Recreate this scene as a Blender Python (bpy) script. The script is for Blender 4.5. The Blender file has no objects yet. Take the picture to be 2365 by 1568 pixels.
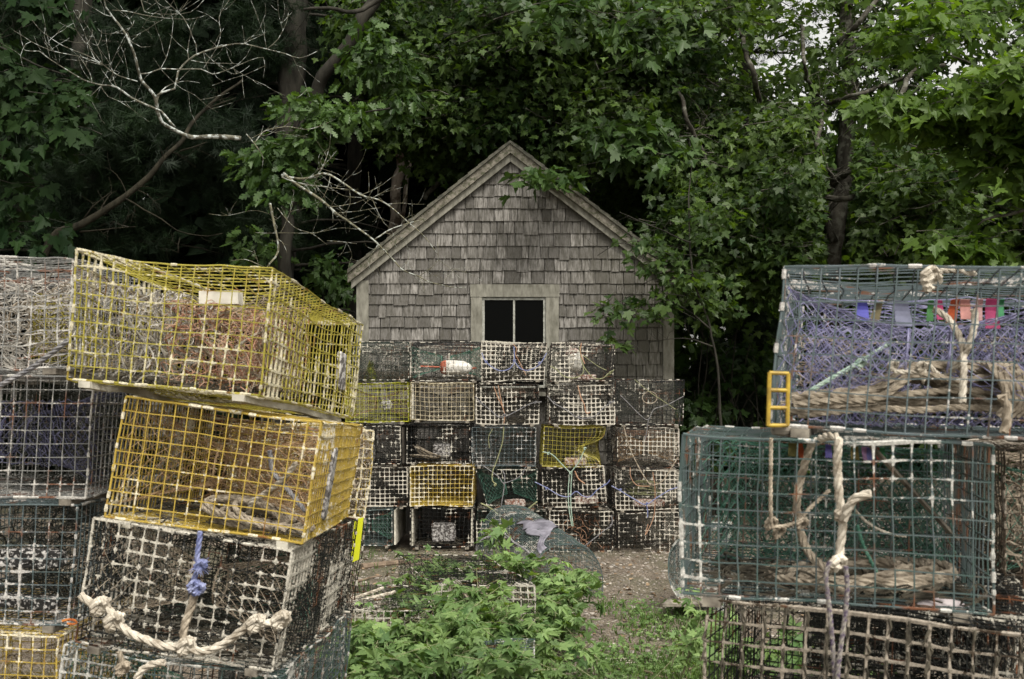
import bpy, math, random
import numpy as np
from mathutils import Vector

# ------------------------------------------------------------------ camera, sky, sun, exposure
scene = bpy.context.scene
COL = scene.collection
F = 2627.0                      # focal length in reference pixels (frame is 2364 wide)
EYE = 1.4
HZ = 930.0                      # horizon row
cam_d = bpy.data.cameras.new('camera')
cam_d.sensor_width = 36.0
cam_d.lens = 40.0
cam_d.shift_y = (HZ - 784.0) / 2364.0
cam_d.clip_start = 0.05
cam_d.clip_end = 600
cam_d.dof.use_dof = True
cam_d.dof.focus_distance = 9.8
cam_d.dof.aperture_fstop = 11.0
cam = bpy.data.objects.new('camera', cam_d)
COL.objects.link(cam)
cam.location = (0, 0, EYE)
cam.rotation_euler = (math.radians(90), 0, 0)
scene.camera = cam

SUN_EL, SUN_AZ = math.radians(55), math.radians(155)   # behind the camera, a little to its right
world = bpy.data.worlds.new('World')
scene.world = world
world.use_nodes = True
wn = world.node_tree.nodes; wl = world.node_tree.links
wn.clear()
sky = wn.new('ShaderNodeTexSky'); sky.sky_type = 'NISHITA'; sky.sun_disc = False
sky.sun_elevation = SUN_EL; sky.sun_rotation = SUN_AZ
sky.air_density = 1.2; sky.dust_density = 4.0
hs = wn.new('ShaderNodeHueSaturation'); hs.inputs['Saturation'].default_value = 0.10
bg = wn.new('ShaderNodeBackground'); bg.inputs['Strength'].default_value = 0.145
wo = wn.new('ShaderNodeOutputWorld')
wm = wn.new('ShaderNodeMix'); wm.data_type = 'RGBA'; wm.blend_type = 'MULTIPLY'; wm.inputs[0].default_value = 1.0; wm.inputs[7].default_value = (1.0, 0.975, 0.91, 1)
wl.new(sky.outputs[0], hs.inputs['Color']); wl.new(hs.outputs[0], wm.inputs[6]); wl.new(wm.outputs[2], bg.inputs['Color'])
wl.new(bg.outputs[0], wo.inputs['Surface'])
sd = bpy.data.lights.new('sun', 'SUN'); sd.energy = 1.9; sd.angle = math.radians(18)
sd.color = (1.0, 0.95, 0.87)
sun = bpy.data.objects.new('sun', sd); COL.objects.link(sun)
sun.rotation_euler = Vector((math.sin(SUN_AZ) * math.cos(SUN_EL), math.cos(SUN_AZ) * math.cos(SUN_EL), math.sin(SUN_EL))).to_track_quat('Z', 'Y').to_euler()
scene.view_settings.view_transform = 'Standard'
scene.view_settings.look = 'None'
scene.view_settings.exposure = 0.78
scene.view_settings.gamma = 1.0
scene.cycles.max_bounces = 6
scene.cycles.diffuse_bounces = 3
scene.cycles.glossy_bounces = 2
scene.cycles.transmission_bounces = 4

rng = np.random.default_rng(7)
R = random.Random(11)

def pix(px, py, d):
    return Vector(((px - 1182.0) / F * d, d, EYE + (HZ - py) / F * d))

# ------------------------------------------------------------------ helpers
def vnoise(P, seed=0):
    """value noise, vectorised; P (n,3) -> 0..1"""
    P = np.asarray(P, float)
    i = np.floor(P).astype(np.int64); f = P - i
    f = f * f * (3 - 2 * f)
    o = np.array([(a, b, c) for a in (0, 1) for b in (0, 1) for c in (0, 1)])
    ii = i[:, None, :] + o[None]
    n = (ii[..., 0] * 73856093) ^ (ii[..., 1] * 19349663) ^ (ii[..., 2] * 83492791) ^ (seed * 2654435 + 1013)
    n = (n ^ (n >> 13)) * 1274126177
    n = n & 0x7fffffff
    n = (n ^ (n >> 15)) * 668265263 & 0x7fffffff
    hv = (n % 100003) / 100003.0
    w = np.where(o[None] == 1, f[:, None, :], 1 - f[:, None, :]).prod(-1)
    return (hv * w).sum(1)

def vnoise3(P, seed=0):
    """three independent channels in one go"""
    P = np.asarray(P, float); n = len(P)
    v = vnoise(np.concatenate([P, P + 37.17, P + 91.71]), seed)
    return v.reshape(3, n).T

def smooth(e0, e1, x):
    t = np.clip((np.asarray(x, float) - e0) / (e1 - e0), 0, 1)
    return t * t * (3 - 2 * t)

def gz(x, y):
    x = np.asarray(x, float); y = np.asarray(y, float)
    g = 0.13 * smooth(5.0, 9.0, y) + 0.6 * smooth(16, 40, y)
    P = np.stack([x * 1.3, y * 1.3, np.zeros_like(x)], -1).reshape(-1, 3)
    n = (vnoise(P, 3) - 0.5).reshape(x.shape) * 0.05
    P2 = P * 4
    n2 = (vnoise(P2, 5) - 0.5).reshape(x.shape) * 0.02
    k = 1 - smooth(8.6, 9.4, y) * (1 - smooth(15, 18, y)) * 0.8
    return g + (n + n2) * k

def mesh_np(name, V, loops, starts, totals, mats=None, midx=None, attrs=None, smooth_f=False):
    me = bpy.data.meshes.new(name)
    V = np.asarray(V, np.float32)
    me.vertices.add(len(V)); me.vertices.foreach_set('co', V.ravel())
    me.loops.add(len(loops)); me.loops.foreach_set('vertex_index', np.asarray(loops, np.int32))
    me.polygons.add(len(starts))
    me.polygons.foreach_set('loop_start', np.asarray(starts, np.int32))
    me.polygons.foreach_set('loop_total', np.asarray(totals, np.int32))
    if mats:
        for m in mats: me.materials.append(m)
    if midx is not None:
        me.polygons.foreach_set('material_index', np.asarray(midx, np.int32))
    if attrs:
        for k, a in attrs.items():
            at = me.attributes.new(k, 'FLOAT', 'POINT')
            at.data.foreach_set('value', np.asarray(a, np.float32))
    me.polygons.foreach_set('use_smooth', np.full(len(starts), smooth_f))
    me.update(calc_edges=True)
    return me

def link(name, me, parent=None, label=None):
    o = bpy.data.objects.new(name, me)
    COL.objects.link(o)
    if parent is not None:
        o.parent = parent
    if label: o['label'] = label
    return o

def thing(name, label, cat, loc=(0, 0, 0), group=None):
    o = bpy.data.objects.new(name, None); COL.objects.link(o)
    o.location = loc; o.empty_display_size = 0.1
    o['label'] = label; o['category'] = cat
    if group: o['group'] = group
    return o

def tag(o, label, cat, group=None, kind=None):
    if label: o['label'] = label
    if cat: o['category'] = cat
    if group: o['group'] = group
    if kind: o['kind'] = kind
    return o

class MB:
    """collects geometry, local origin subtracted at build"""
    def __init__(s):
        s.V = []; s.A = []; s.T = []; s.L = []; s.S = []; s.N = []; s.M = []; s.n = 0; s.ln = 0
    def _add(s, V, quads, crust, tint, m):
        V = np.asarray(V, float); n = len(V)
        s.V.append(V)
        s.A.append(np.broadcast_to(np.asarray(crust, float), (n,)).copy())
        s.T.append(np.broadcast_to(np.asarray(tint, float), (n,)).copy())
        q = np.asarray(quads) + s.n
        k = q.shape[1]
        s.L.append(q.ravel()); s.S.append(np.arange(len(q)) * k + s.ln); s.N.append(np.full(len(q), k)); s.M.append(np.full(len(q), m))
        s.n += n; s.ln += q.size
    def tube(s, pts, r, crust=0.0, sides=4, cap=False, tint=0.5, m=0, ref=None, closed=False):
        P = np.asarray([tuple(p) for p in pts], float); n = len(P)
        if n < 2: return
        if closed:
            t = np.roll(P, -1, 0) - np.roll(P, 1, 0)
        else:
            t = np.gradient(P, axis=0)
        t /= (np.linalg.norm(t, axis=1, keepdims=True) + 1e-9)
        if ref is None:
            a = np.abs(t).mean(0); ref = np.zeros(3); ref[int(np.argmin(a))] = 1
        n1 = np.cross(t, ref); l = np.linalg.norm(n1, axis=1, keepdims=True)
        bad = l[:, 0] < 1e-3
        if bad.any():
            n1[bad] = np.cross(t[bad], np.array([0.37, 0.61, 0.7])); l = np.linalg.norm(n1, axis=1, keepdims=True)
        n1 /= l; n2 = np.cross(t, n1)
        r = np.broadcast_to(np.asarray(r, float), (n,))
        ang = np.arange(sides) / sides * 2 * np.pi + 0.785
        ring = P[:, None, :] + r[:, None, None] * (np.cos(ang)[None, :, None] * n1[:, None, :] + np.sin(ang)[None, :, None] * n2[:, None, :])
        V = ring.reshape(-1, 3)
        cr = np.repeat(np.broadcast_to(np.asarray(crust, float), (n,)), sides)
        k = n if closed else n - 1
        i = np.arange(k)[:, None]; j = np.arange(sides)[None, :]
        i2 = (i + 1) % n; j2 = (j + 1) % sides
        q = np.stack([i * sides + j, i * sides + j2, i2 * sides + j2, i2 * sides + j], -1).reshape(-1, 4)
        base = s.n
        s._add(V, q, cr, tint, m)
        if cap and not closed:
            for b in (0, (n - 1) * sides):
                f = (np.arange(sides) + base + b)
                if b == 0: f = f[::-1]
                s.L.append(f); s.S.append(np.array([s.ln])); s.N.append(np.array([sides])); s.M.append(np.array([m])); s.ln += sides
    def tubes(s, P, r, crust, tints, sides=4):
        """many tubes of equal point count at once: P (W,N,3), r (W,N), crust (W,N)"""
        W, N, _ = P.shape
        t = np.gradient(P, axis=1); t /= np.linalg.norm(t, axis=2, keepdims=True) + 1e-9
        a = np.abs(t).mean((0, 1)); ref = np.zeros(3); ref[int(np.argmin(a))] = 1
        n1 = np.cross(t, ref); l = np.linalg.norm(n1, axis=2, keepdims=True); n1 = n1 / np.maximum(l, 1e-6); n2 = np.cross(t, n1)
        ang = np.arange(sides) / sides * 2 * np.pi + 0.785
        V = P[:, :, None, :] + r[:, :, None, None] * (np.cos(ang)[None, None, :, None] * n1[:, :, None, :] + np.sin(ang)[None, None, :, None] * n2[:, :, None, :])
        w = (np.arange(W) * N * sides)[:, None, None]; i = np.arange(N - 1)[None, :, None]; j = np.arange(sides)[None, None, :]; j2 = (j + 1) % sides
        q = np.stack([w + i * sides + j, w + i * sides + j2, w + (i + 1) * sides + j2, w + (i + 1) * sides + j], -1).reshape(-1, 4)
        s._add(V.reshape(-1, 3), q, np.repeat(crust.ravel(), sides), np.repeat(np.repeat(tints, N), sides), 0)
    def hexa(s, C, crust=0.0, tint=0.5, m=0):
        """8 corners: 0-3 bottom ring, 4-7 top ring (same order)"""
        q = [(3, 2, 1, 0), (4, 5, 6, 7), (0, 1, 5, 4), (1, 2, 6, 5), (2, 3, 7, 6), (3, 0, 4, 7)]
        s._add([tuple(c) for c in C], q, crust, tint, m)
    def box(s, a, b, tint=0.5, crust=0.0, m=0):
        x0, y0, z0 = a; x1, y1, z1 = b
        s.hexa([(x0, y0, z0), (x1, y0, z0), (x1, y1, z0), (x0, y1, z0), (x0, y0, z1), (x1, y0, z1), (x1, y1, z1), (x0, y1, z1)], crust, tint, m)
    def beam(s, p, q, w, h, up=(0, 0, 1), tint=0.5, crust=0.0, m=0):
        p = Vector(p); q = Vector(q); t = (q - p).normalized(); sd_ = t.cross(Vector(up)).normalized() * (w / 2); u = sd_.cross(t).normalized() * (h / 2)
        s.hexa([p - sd_ - u, p + sd_ - u, q + sd_ - u, q - sd_ - u, p - sd_ + u, p + sd_ + u, q + sd_ + u, q - sd_ + u], crust, tint, m)
    def prism(s, poly, y0, y1, tint=0.5, m=0, crust=0.0):
        """polygon in XZ (counter-clockwise seen from -Y), extruded along Y"""
        n = len(poly)
        V = [(x, y0, z) for x, z in poly] + [(x, y1, z) for x, z in poly]
        b = s.n
        q = [(i, i + n, (i + 1) % n + n, (i + 1) % n) for i in range(n)]
        s._add(V, q, crust, tint, m)
        for f in (np.arange(n) + b, np.arange(n)[::-1] + n + b):
            s.L.append(f); s.S.append(np.array([s.ln])); s.N.append(np.array([n])); s.M.append(np.array([m])); s.ln += n
    def grid(s, G, tint=0.5, crust=0.0, m=0, thick=0.0):
        """G (a,b,3) surface; optional thickness along vertex normal"""
        G = np.asarray(G, float); a, b, _ = G.shape
        i = np.arange(a - 1)[:, None]; j = np.arange(b - 1)[None, :]
        q = np.stack([i * b + j, (i + 1) * b + j, (i + 1) * b + j + 1, i * b + j + 1], -1).reshape(-1, 4)
        s._add(G.reshape(-1, 3), q, crust, tint, m)
        if thick:
            du = np.gradient(G, axis=0); dv = np.gradient(G, axis=1)
            nn = np.cross(du, dv); nn /= np.linalg.norm(nn, axis=2, keepdims=True) + 1e-9
            s._add((G + nn * thick).reshape(-1, 3), q[:, ::-1], crust, tint, m)
            b0 = s.n - 2 * a * b
            ed = [(k, k + 1) for k in range(b - 1)] + [((a - 1) * b + k + 1, (a - 1) * b + k) for k in range(b - 1)]
            ed += [((k + 1) * b, k * b) for k in range(a - 1)] + [(k * b + b - 1, (k + 1) * b + b - 1) for k in range(a - 1)]
            for e0, e1 in ed:
                f = np.array([e0, e1, e1 + a * b, e0 + a * b]) + b0
                s.L.append(f); s.S.append(np.array([s.ln])); s.N.append(np.array([4])); s.M.append(np.array([m])); s.ln += 4
    def lathe(s, c, axis, prof, sides=16, tint=0.5, crust=0.0, m=0, squash=1.0):
        """prof: (t along axis, radius)"""
        axis = Vector(axis).normalized(); a = axis.orthogonal().normalized(); b = axis.cross(a)
        c = Vector(c)
        V = []
        for t, r in prof:
            for k in range(sides):
                an = k / sides * 2 * math.pi
                V.append(c + axis * t + a * (r * math.cos(an)) + b * (r * math.sin(an) * squash))
        n = len(prof)
        q = [(i * sides + j, i * sides + (j + 1) % sides, (i + 1) * sides + (j + 1) % sides, (i + 1) * sides + j) for i in range(n - 1) for j in range(sides)]
        s._add([tuple(v) for v in V], q, crust, tint, m)
    def build(s, name, mats, parent=None, org=None, label=None, sm=False):
        if not isinstance(mats, (list, tuple)): mats = [mats]
        V = np.concatenate(s.V)
        if org is None:
            org = Vector(parent.location) if parent is not None else Vector((0, 0, 0))
            if parent is not None and parent.parent is not None:
                org = Vector((0, 0, 0)); p = parent
                while p is not None: org = org + Vector(p.location); p = p.parent
        top = parent is None
        V = V - np.array(tuple(org))[None]
        me = mesh_np(name, V, np.concatenate(s.L), np.concatenate(s.S), np.concatenate(s.N), mats, np.concatenate(s.M),
                     {'crust': np.concatenate(s.A), 'tint': np.concatenate(s.T)}, sm)
        o = link(name, me, parent, label)
        if top: o.location = org
        return o

def catmull(pts, step=0.03):
    P = [Vector(p) for p in pts]
    if len(P) < 3:
        n = max(2, int((P[1] - P[0]).length / step))
        return [P[0].lerp(P[1], i / n) for i in range(n + 1)]
    Q = [P[0] * 2 - P[1]] + P + [P[-1] * 2 - P[-2]]
    out = []
    for i in range(1, len(Q) - 2):
        a, b, c, d = Q[i - 1:i + 3]
        n = max(1, int((c - b).length / step))
        for k in range(n):
            t = k / n
            out.append(0.5 * ((2 * b) + (c - a) * t + (2 * a - 5 * b + 4 * c - d) * t * t + (3 * b - a - 3 * c + d) * t * t * t))
    out.append(P[-1])
    return out

# ------------------------------------------------------------------ materials
def newmat(name):
    m = bpy.data.materials.new(name); m.use_nodes = True
    nt = m.node_tree; b = nt.nodes['Principled BSDF']
    return m, nt, b

def nd(nt, t, **kw):
    n = nt.nodes.new(t)
    for k, v in kw.items(): setattr(n, k, v)
    return n

def mixc(nt, fac, a, b, mode='MIX'):
    n = nt.nodes.new('ShaderNodeMix'); n.data_type = 'RGBA'; n.blend_type = mode
    for s, v in ((n.inputs[0], fac), (n.inputs[6], a), (n.inputs[7], b)):
        if hasattr(v, 'is_output') or hasattr(v, 'node'): nt.links.new(v, s)
        elif isinstance(v, (int, float)): s.default_value = v
        else: s.default_value = (*v, 1)
    return n.outputs[2]

def ramp(nt, src, stops):
    n = nt.nodes.new('ShaderNodeValToRGB'); nt.links.new(src, n.inputs[0])
    e = n.color_ramp.elements
    while len(e) < len(stops): e.new(0.5)
    for k, (p, c) in enumerate(stops):
        e[k].position = p; e[k].color = (c, c, c, 1) if isinstance(c, (int, float)) else (*c, 1)
    return n.outputs[0]

def noise(nt, scale, detail=3, vec=None, rough=0.55, stretch=None):
    n = nt.nodes.new('ShaderNodeTexNoise'); n.inputs['Scale'].default_value = scale
    n.inputs['Detail'].default_value = detail; n.inputs['Roughness'].default_value = rough
    tc = nt.nodes.new('ShaderNodeTexCoord'); src = tc.outputs['Object']
    if stretch:
        mp = nt.nodes.new('ShaderNodeMapping'); mp.inputs['Scale'].default_value = stretch
        nt.links.new(src, mp.inputs[0]); src = mp.outputs[0]
    nt.links.new(src, n.inputs['Vector'])
    return n.outputs['Fac']

def attr(nt, name):
    n = nt.nodes.new('ShaderNodeAttribute'); n.attribute_name = name
    return n.outputs['Fac']

def bump(nt, b, h, strength=0.5, dist=0.01):
    n = nt.nodes.new('ShaderNodeBump'); n.inputs['Strength'].default_value = strength; n.inputs['Distance'].default_value = dist
    nt.links.new(h, n.inputs['Height']); nt.links.new(n.outputs[0], b.inputs['Normal'])

def wire_mat(name, base, crust=(0.5, 0.47, 0.40), rust=0.15, rough=0.5, base2=None):
    m, nt, b = newmat(name)
    f = noise(nt, 22, 3)
    c = mixc(nt, ramp(nt, f, [(0.35, 0.0), (0.65, 1.0)]), base, base2 or tuple(v * 0.6 for v in base))
    fr = noise(nt, 9, 3)
    c = mixc(nt, ramp(nt, fr, [(0.62 - rust, 0.0), (0.70 - rust * 0.8, 0.85)]), c, (0.16, 0.06, 0.025))
    cf = noise(nt, 160, 2)
    cc = mixc(nt, ramp(nt, cf, [(0.35, 0.0), (0.6, 1.0)]), tuple(v * 0.55 for v in crust), crust)
    fn = noise(nt, 95, 3, rough=0.7)
    m1 = nd(nt, 'ShaderNodeMath', operation='MULTIPLY_ADD'); nt.links.new(fn, m1.inputs[0]); m1.inputs[1].default_value = 1.5; m1.inputs[2].default_value = -0.75
    m2 = nd(nt, 'ShaderNodeMath', operation='ADD'); nt.links.new(m1.outputs[0], m2.inputs[0]); nt.links.new(attr(nt, 'crust'), m2.inputs[1])
    c = mixc(nt, ramp(nt, m2.outputs[0], [(0.40, 0.0), (0.52, 1.0)]), c, cc)
    nt.links.new(c, b.inputs['Base Color']); b.inputs['Roughness'].default_value = rough
    b.inputs['Specular IOR Level'].default_value = 0.3
    return m

def simple_mat(name, c1, c2, scale=20, rough=0.8, lo=0.35, hi=0.65, bmp=0.0, stretch=None, tint=0.0, detail=4, spec=0.3):
    m, nt, b = newmat(name)
    f = noise(nt, scale, detail, stretch=stretch)
    c = mixc(nt, ramp(nt, f, [(lo, 0.0), (hi, 1.0)]), c1, c2)
    if tint:
        t = ramp(nt, attr(nt, 'tint'), [(0.0, 1 - tint), (1.0, 1.0)])
        c = mixc(nt, 1.0, c, t, 'MULTIPLY')
    nt.links.new(c, b.inputs['Base Color']); b.inputs['Roughness'].default_value = rough
    b.inputs['Specular IOR Level'].default_value = spec
    if bmp: bump(nt, b, f, bmp, 0.005)
    return m

def leaf_mat(name, c_dark, c_light, gloss=0.48, trans=0.3, spec=0.32):
    m, nt, b = newmat(name)
    c = mixc(nt, attr(nt, 'tint'), c_dark, c_light)
    f = noise(nt, 2.2, 2)
    c = mixc(nt, ramp(nt, f, [(0.4, 0.0), (0.65, 0.55)]), c, tuple(v * 0.6 for v in c_dark))
    nt.links.new(c, b.inputs['Base Color']); b.inputs['Roughness'].default_value = gloss
    b.inputs['Specular IOR Level'].default_value = spec
    tr = nd(nt, 'ShaderNodeBsdfTranslucent')
    tc = mixc(nt, 1.0, c, (1.5, 1.55, 0.4), 'MULTIPLY'); nt.links.new(tc, tr.inputs[0])
    mx = nd(nt, 'ShaderNodeMixShader'); mx.inputs[0].default_value = trans
    nt.links.new(b.outputs[0], mx.inputs[1]); nt.links.new(tr.outputs[0], mx.inputs[2])
    nt.links.new(mx.outputs[0], nt.nodes['Material Output'].inputs[0])
    return m

M = {}
M['black'] = wire_mat('black_wire', (0.009, 0.010, 0.010), rust=0.04)
M['darkgreen'] = wire_mat('dark_green_wire', (0.010, 0.024, 0.018), rust=0.03)
M['green'] = wire_mat('green_wire', (0.05, 0.085, 0.075), crust=(0.5, 0.49, 0.45), rust=0.06, base2=(0.08, 0.10, 0.105))
M['slate'] = wire_mat('slate_wire', (0.10, 0.125, 0.135), crust=(0.5, 0.48, 0.45), rust=0.04, base2=(0.06, 0.085, 0.085))
M['yellow'] = wire_mat('yellow_wire', (0.36, 0.31, 0.05), crust=(0.58, 0.53, 0.38), rust=0.03, base2=(0.24, 0.21, 0.03))
M['lemon'] = wire_mat('lemon_wire', (0.42, 0.42, 0.03), crust=(0.62, 0.58, 0.45), rust=-0.02, base2=(0.3, 0.3, 0.03))
M['orange'] = wire_mat('amber_wire', (0.43, 0.31, 0.055), crust=(0.66, 0.60, 0.45), rust=0.01, base2=(0.34, 0.24, 0.045))
M['beige'] = wire_mat('beige_wire', (0.42, 0.36, 0.24), crust=(0.55, 0.5, 0.38), rust=0.02)
M['grey'] = wire_mat('grey_wire', (0.22, 0.22, 0.21), crust=(0.5, 0.48, 0.44), rust=0.08)
M['brown'] = wire_mat('brown_crusted_wire', (0.014, 0.012, 0.010), crust=(0.56, 0.52, 0.44), rust=0.04)
M['crusty'] = wire_mat('thick_brown_crust', (0.05, 0.035, 0.022), crust=(0.30, 0.26, 0.21), rust=0.03)
M['net_pale'] = simple_mat('bleached_twine', (0.18, 0.165, 0.14), (0.50, 0.47, 0.42), 20, 0.8)
M['net_navy'] = simple_mat('dark_navy_twine', (0.02, 0.02, 0.04), (0.085, 0.085, 0.14), 25, 0.8)
M['rope'] = simple_mat('old_rope', (0.13, 0.105, 0.075), (0.42, 0.36, 0.28), 34, 0.95, bmp=0.6, detail=8)
M['rope_white'] = simple_mat('white_rope', (0.22, 0.185, 0.14), (0.62, 0.57, 0.48), 34, 0.95, bmp=0.6, detail=8)
M['rope_blue'] = simple_mat('blue_rope', (0.10, 0.12, 0.27), (0.26, 0.28, 0.42), 40, 0.85)
M['rope_purple'] = simple_mat('purple_rope', (0.07, 0.05, 0.09), (0.27, 0.25, 0.21), 120, 0.85)
M['rope_teal'] = simple_mat('pale_teal_rope', (0.20, 0.30, 0.24), (0.42, 0.50, 0.42), 60, 0.85)
M['rope_green'] = simple_mat('olive_rope', (0.15, 0.16, 0.08), (0.30, 0.30, 0.17), 60, 0.85)
M['rope_orange'] = simple_mat('faded_orange_rope', (0.28, 0.14, 0.08), (0.42, 0.27, 0.18), 60, 0.85)
M['rope_grey'] = simple_mat('grey_rope', (0.10, 0.10, 0.11), (0.26, 0.25, 0.25), 60, 0.85)
M['net_blue'] = simple_mat('blue_violet_twine', (0.10, 0.10, 0.22), (0.30, 0.29, 0.42), 30, 0.8)
M['net_green'] = simple_mat('green_twine', (0.02, 0.10, 0.065), (0.12, 0.24, 0.18), 30, 0.8)
M['net_orange'] = simple_mat('orange_twine', (0.30, 0.12, 0.07), (0.42, 0.31, 0.22), 25, 0.8)
M['net_brown'] = simple_mat('brown_twine', (0.20, 0.11, 0.045), (0.42, 0.30, 0.18), 25, 0.8)
M['net_grey'] = simple_mat('grey_twine', (0.05, 0.047, 0.043), (0.20, 0.18, 0.155), 25, 0.8)
M['net_tan'] = simple_mat('tan_twine', (0.18, 0.14, 0.10), (0.40, 0.34, 0.26), 25, 0.8)
M['net_dark'] = simple_mat('dark_twine', (0.015, 0.018, 0.014), (0.055, 0.055, 0.045), 25, 0.8)
M['runner'] = simple_mat('runner_wood', (0.06, 0.05, 0.04), (0.30, 0.27, 0.22), 18, 0.9, stretch=(1, 0.2, 1), bmp=0.4)
M['runner_pale'] = simple_mat('pale_runner_wood', (0.25, 0.23, 0.18), (0.55, 0.52, 0.44), 14, 0.85, stretch=(1, 0.3, 1), bmp=0.3)
M['brick'] = simple_mat('barnacled_brick', (0.20, 0.09, 0.06), (0.46, 0.40, 0.36), 60, 0.9, 0.42, 0.55, bmp=0.6)
M['concrete'] = simple_mat('barnacled_concrete', (0.10, 0.09, 0.085), (0.52, 0.50, 0.48), 55, 0.9, 0.45, 0.56, bmp=0.6)
M['barnacle'] = simple_mat('dark_barnacled_block', (0.02, 0.019, 0.018), (0.50, 0.48, 0.46), 75, 0.9, 0.52, 0.60, bmp=0.6)
M['sludge'] = simple_mat('dried_weed', (0.025, 0.022, 0.016), (0.10, 0.088, 0.065), 30, 0.95, bmp=0.7)

# ------------------------------------------------------------------ the ground
xs = np.concatenate([np.linspace(-60, -6, 22), np.linspace(-5.6, 5.6, 150), np.linspace(6, 60, 22)])
ys = np.concatenate([np.linspace(-30, 1.5, 14), np.linspace(1.8, 14, 170), np.linspace(14.6, 90, 30)])
X, Y = np.meshgrid(xs, ys, indexing='ij')
G = np.stack([X, Y, gz(X, Y)], -1)
mb = MB(); mb.grid(G)
m, nt, b = newmat('dirt_and_gravel')
f1 = noise(nt, 1.4, 5); f2 = noise(nt, 60, 4, rough=0.7); f3 = noise(nt, 7, 5, rough=0.6)
c = mixc(nt, ramp(nt, f2, [(0.38, 0.0), (0.62, 1.0)]), (0.055, 0.040, 0.028), (0.26, 0.215, 0.165))
c = mixc(nt, ramp(nt, f3, [(0.42, 0.0), (0.62, 0.6)]), c, (0.075, 0.055, 0.035))
vor = nd(nt, 'ShaderNodeTexVoronoi'); vor.inputs['Scale'].default_value = 55
tcg = nd(nt, 'ShaderNodeTexCoord'); nt.links.new(tcg.outputs['Object'], vor.inputs['Vector'])
c = mixc(nt, ramp(nt, vor.outputs['Distance'], [(0.12, 0.5), (0.3, 0.0)]), c, (0.40, 0.36, 0.31))
c = mixc(nt, ramp(nt, f1, [(0.45, 0.0), (0.62, 0.45)]), c, (0.05, 0.065, 0.022))
nt.links.new(c, b.inputs['Base Color']); b.inputs['Roughness'].default_value = 0.95
bump(nt, b, f2, 0.9, 0.02)
g = mb.build('ground', m, sm=True); g['kind'] = 'structure'

# loose stones on the ground
st = MB()
icos = []
ph = (1 + 5 ** 0.5) / 2
iv = np.array([(-1, ph, 0), (1, ph, 0), (-1, -ph, 0), (1, -ph, 0), (0, -1, ph), (0, 1, ph), (0, -1, -ph), (0, 1, -ph), (ph, 0, -1), (ph, 0, 1), (-ph, 0, -1), (-ph, 0, 1)], float) / 1.9
it = np.array([(0, 11, 5), (0, 5, 1), (0, 1, 7), (0, 7, 10), (0, 10, 11), (1, 5, 9), (5, 11, 4), (11, 10, 2), (10, 7, 6), (7, 1, 8), (3, 9, 4), (3, 4, 2), (3, 2, 6), (3, 6, 8), (3, 8, 9), (4, 9, 5), (2, 4, 11), (6, 2, 10), (8, 6, 7), (9, 8, 1)])
for k in range(9000):
    y = R.uniform(4.8, 9.7); x = R.uniform(-.24, .25) * y + .1
    s_ = R.uniform(0.004, 0.011) * (2.0 if R.random() < 0.07 else 1)
    z = float(gz(np.array([x]), np.array([y]))[0])
    v = iv * s_ * np.array([R.uniform(.7, 1.3), R.uniform(.7, 1.3), R.uniform(.4, .8)]) * (1 + rng.uniform(-.2, .2, (12, 1)))
    st._add(v + np.array([x, y, z + s_ * 0.2]), it, 0, R.random(), 0)
M['stone'] = simple_mat('small_stones', (0.13, 0.10, 0.075), (0.46, 0.42, 0.37), 8, 0.9, tint=0.6)
o = st.build('gravel', M['stone']); tag(o, None, None, kind='stuff'); o['label'] = 'fine pale gravel scattered over the brown dirt'; o['category'] = 'gravel'

# ------------------------------------------------------------------ the shed
SD = 11.0; SP = F / SD
def SX(px): return (px - 1182.0) / SP
def SZ(py): return EYE + (HZ - py) / SP
RX, RZ = SX(1178), SZ(333)
SLl, SLr = 0.80, 0.765
EL, ER = SX(805), SX(1578)
WL, WR = SX(826), SX(1553)
YB = SD + 3.6
def roofz(x, off=0.0):
    return RZ - off - (SLl * (RX - x) if x < RX else SLr * (x - RX))
shed = thing('shed', 'grey cedar shingled gable shed with a small two pane window, behind the stacked traps', 'shed', (0, SD, 0.13))
m, nt, b = newmat('weathered_shingle')
fs = noise(nt, 9, 5, stretch=(7, 1, 0.9), rough=0.6); fl = noise(nt, 5.0, 5, stretch=(2.6, 1, .8), rough=.65); ff = noise(nt, 70, 3, stretch=(3, 1, .5))
c = mixc(nt, attr(nt, 'tint'), (0.08, 0.075, 0.067), (0.28, 0.265, 0.245))
c = mixc(nt, ramp(nt, fs, [(0.40, 0.9), (0.58, 0.0)]), c, (0.055, 0.05, 0.04))
c = mixc(nt, ramp(nt, fl, [(0.46, 0.0), (0.62, 0.7)]), c, (0.06, 0.056, 0.045))
c = mixc(nt, ramp(nt, ff, [(0.35, 0.0), (0.7, 0.14)]), c, (0.42, 0.40, 0.39))
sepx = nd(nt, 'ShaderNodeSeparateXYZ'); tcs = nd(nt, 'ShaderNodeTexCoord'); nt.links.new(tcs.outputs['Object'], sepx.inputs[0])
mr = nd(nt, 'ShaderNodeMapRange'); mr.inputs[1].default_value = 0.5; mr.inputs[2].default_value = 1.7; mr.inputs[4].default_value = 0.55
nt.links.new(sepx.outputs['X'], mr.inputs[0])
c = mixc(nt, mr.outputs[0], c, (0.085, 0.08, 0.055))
nt.links.new(c, b.inputs['Base Color']); b.inputs['Roughness'].default_value = 0.9; b.inputs['Specular IOR Level'].default_value = 0.15
bump(nt, b, fs, 0.5, 0.004)
M['shingle'] = m
M['trim'] = simple_mat('weathered_trim', (0.11, 0.105, 0.083), (0.265, 0.255, 0.215), 26, 0.9, 0.3, 0.72, stretch=(1, 1, .35), bmp=0.4, detail=9)
m, nt, b = newmat('mossy_board')
fa = noise(nt, 14, 5, rough=0.65); fb = noise(nt, 45, 3)
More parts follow.
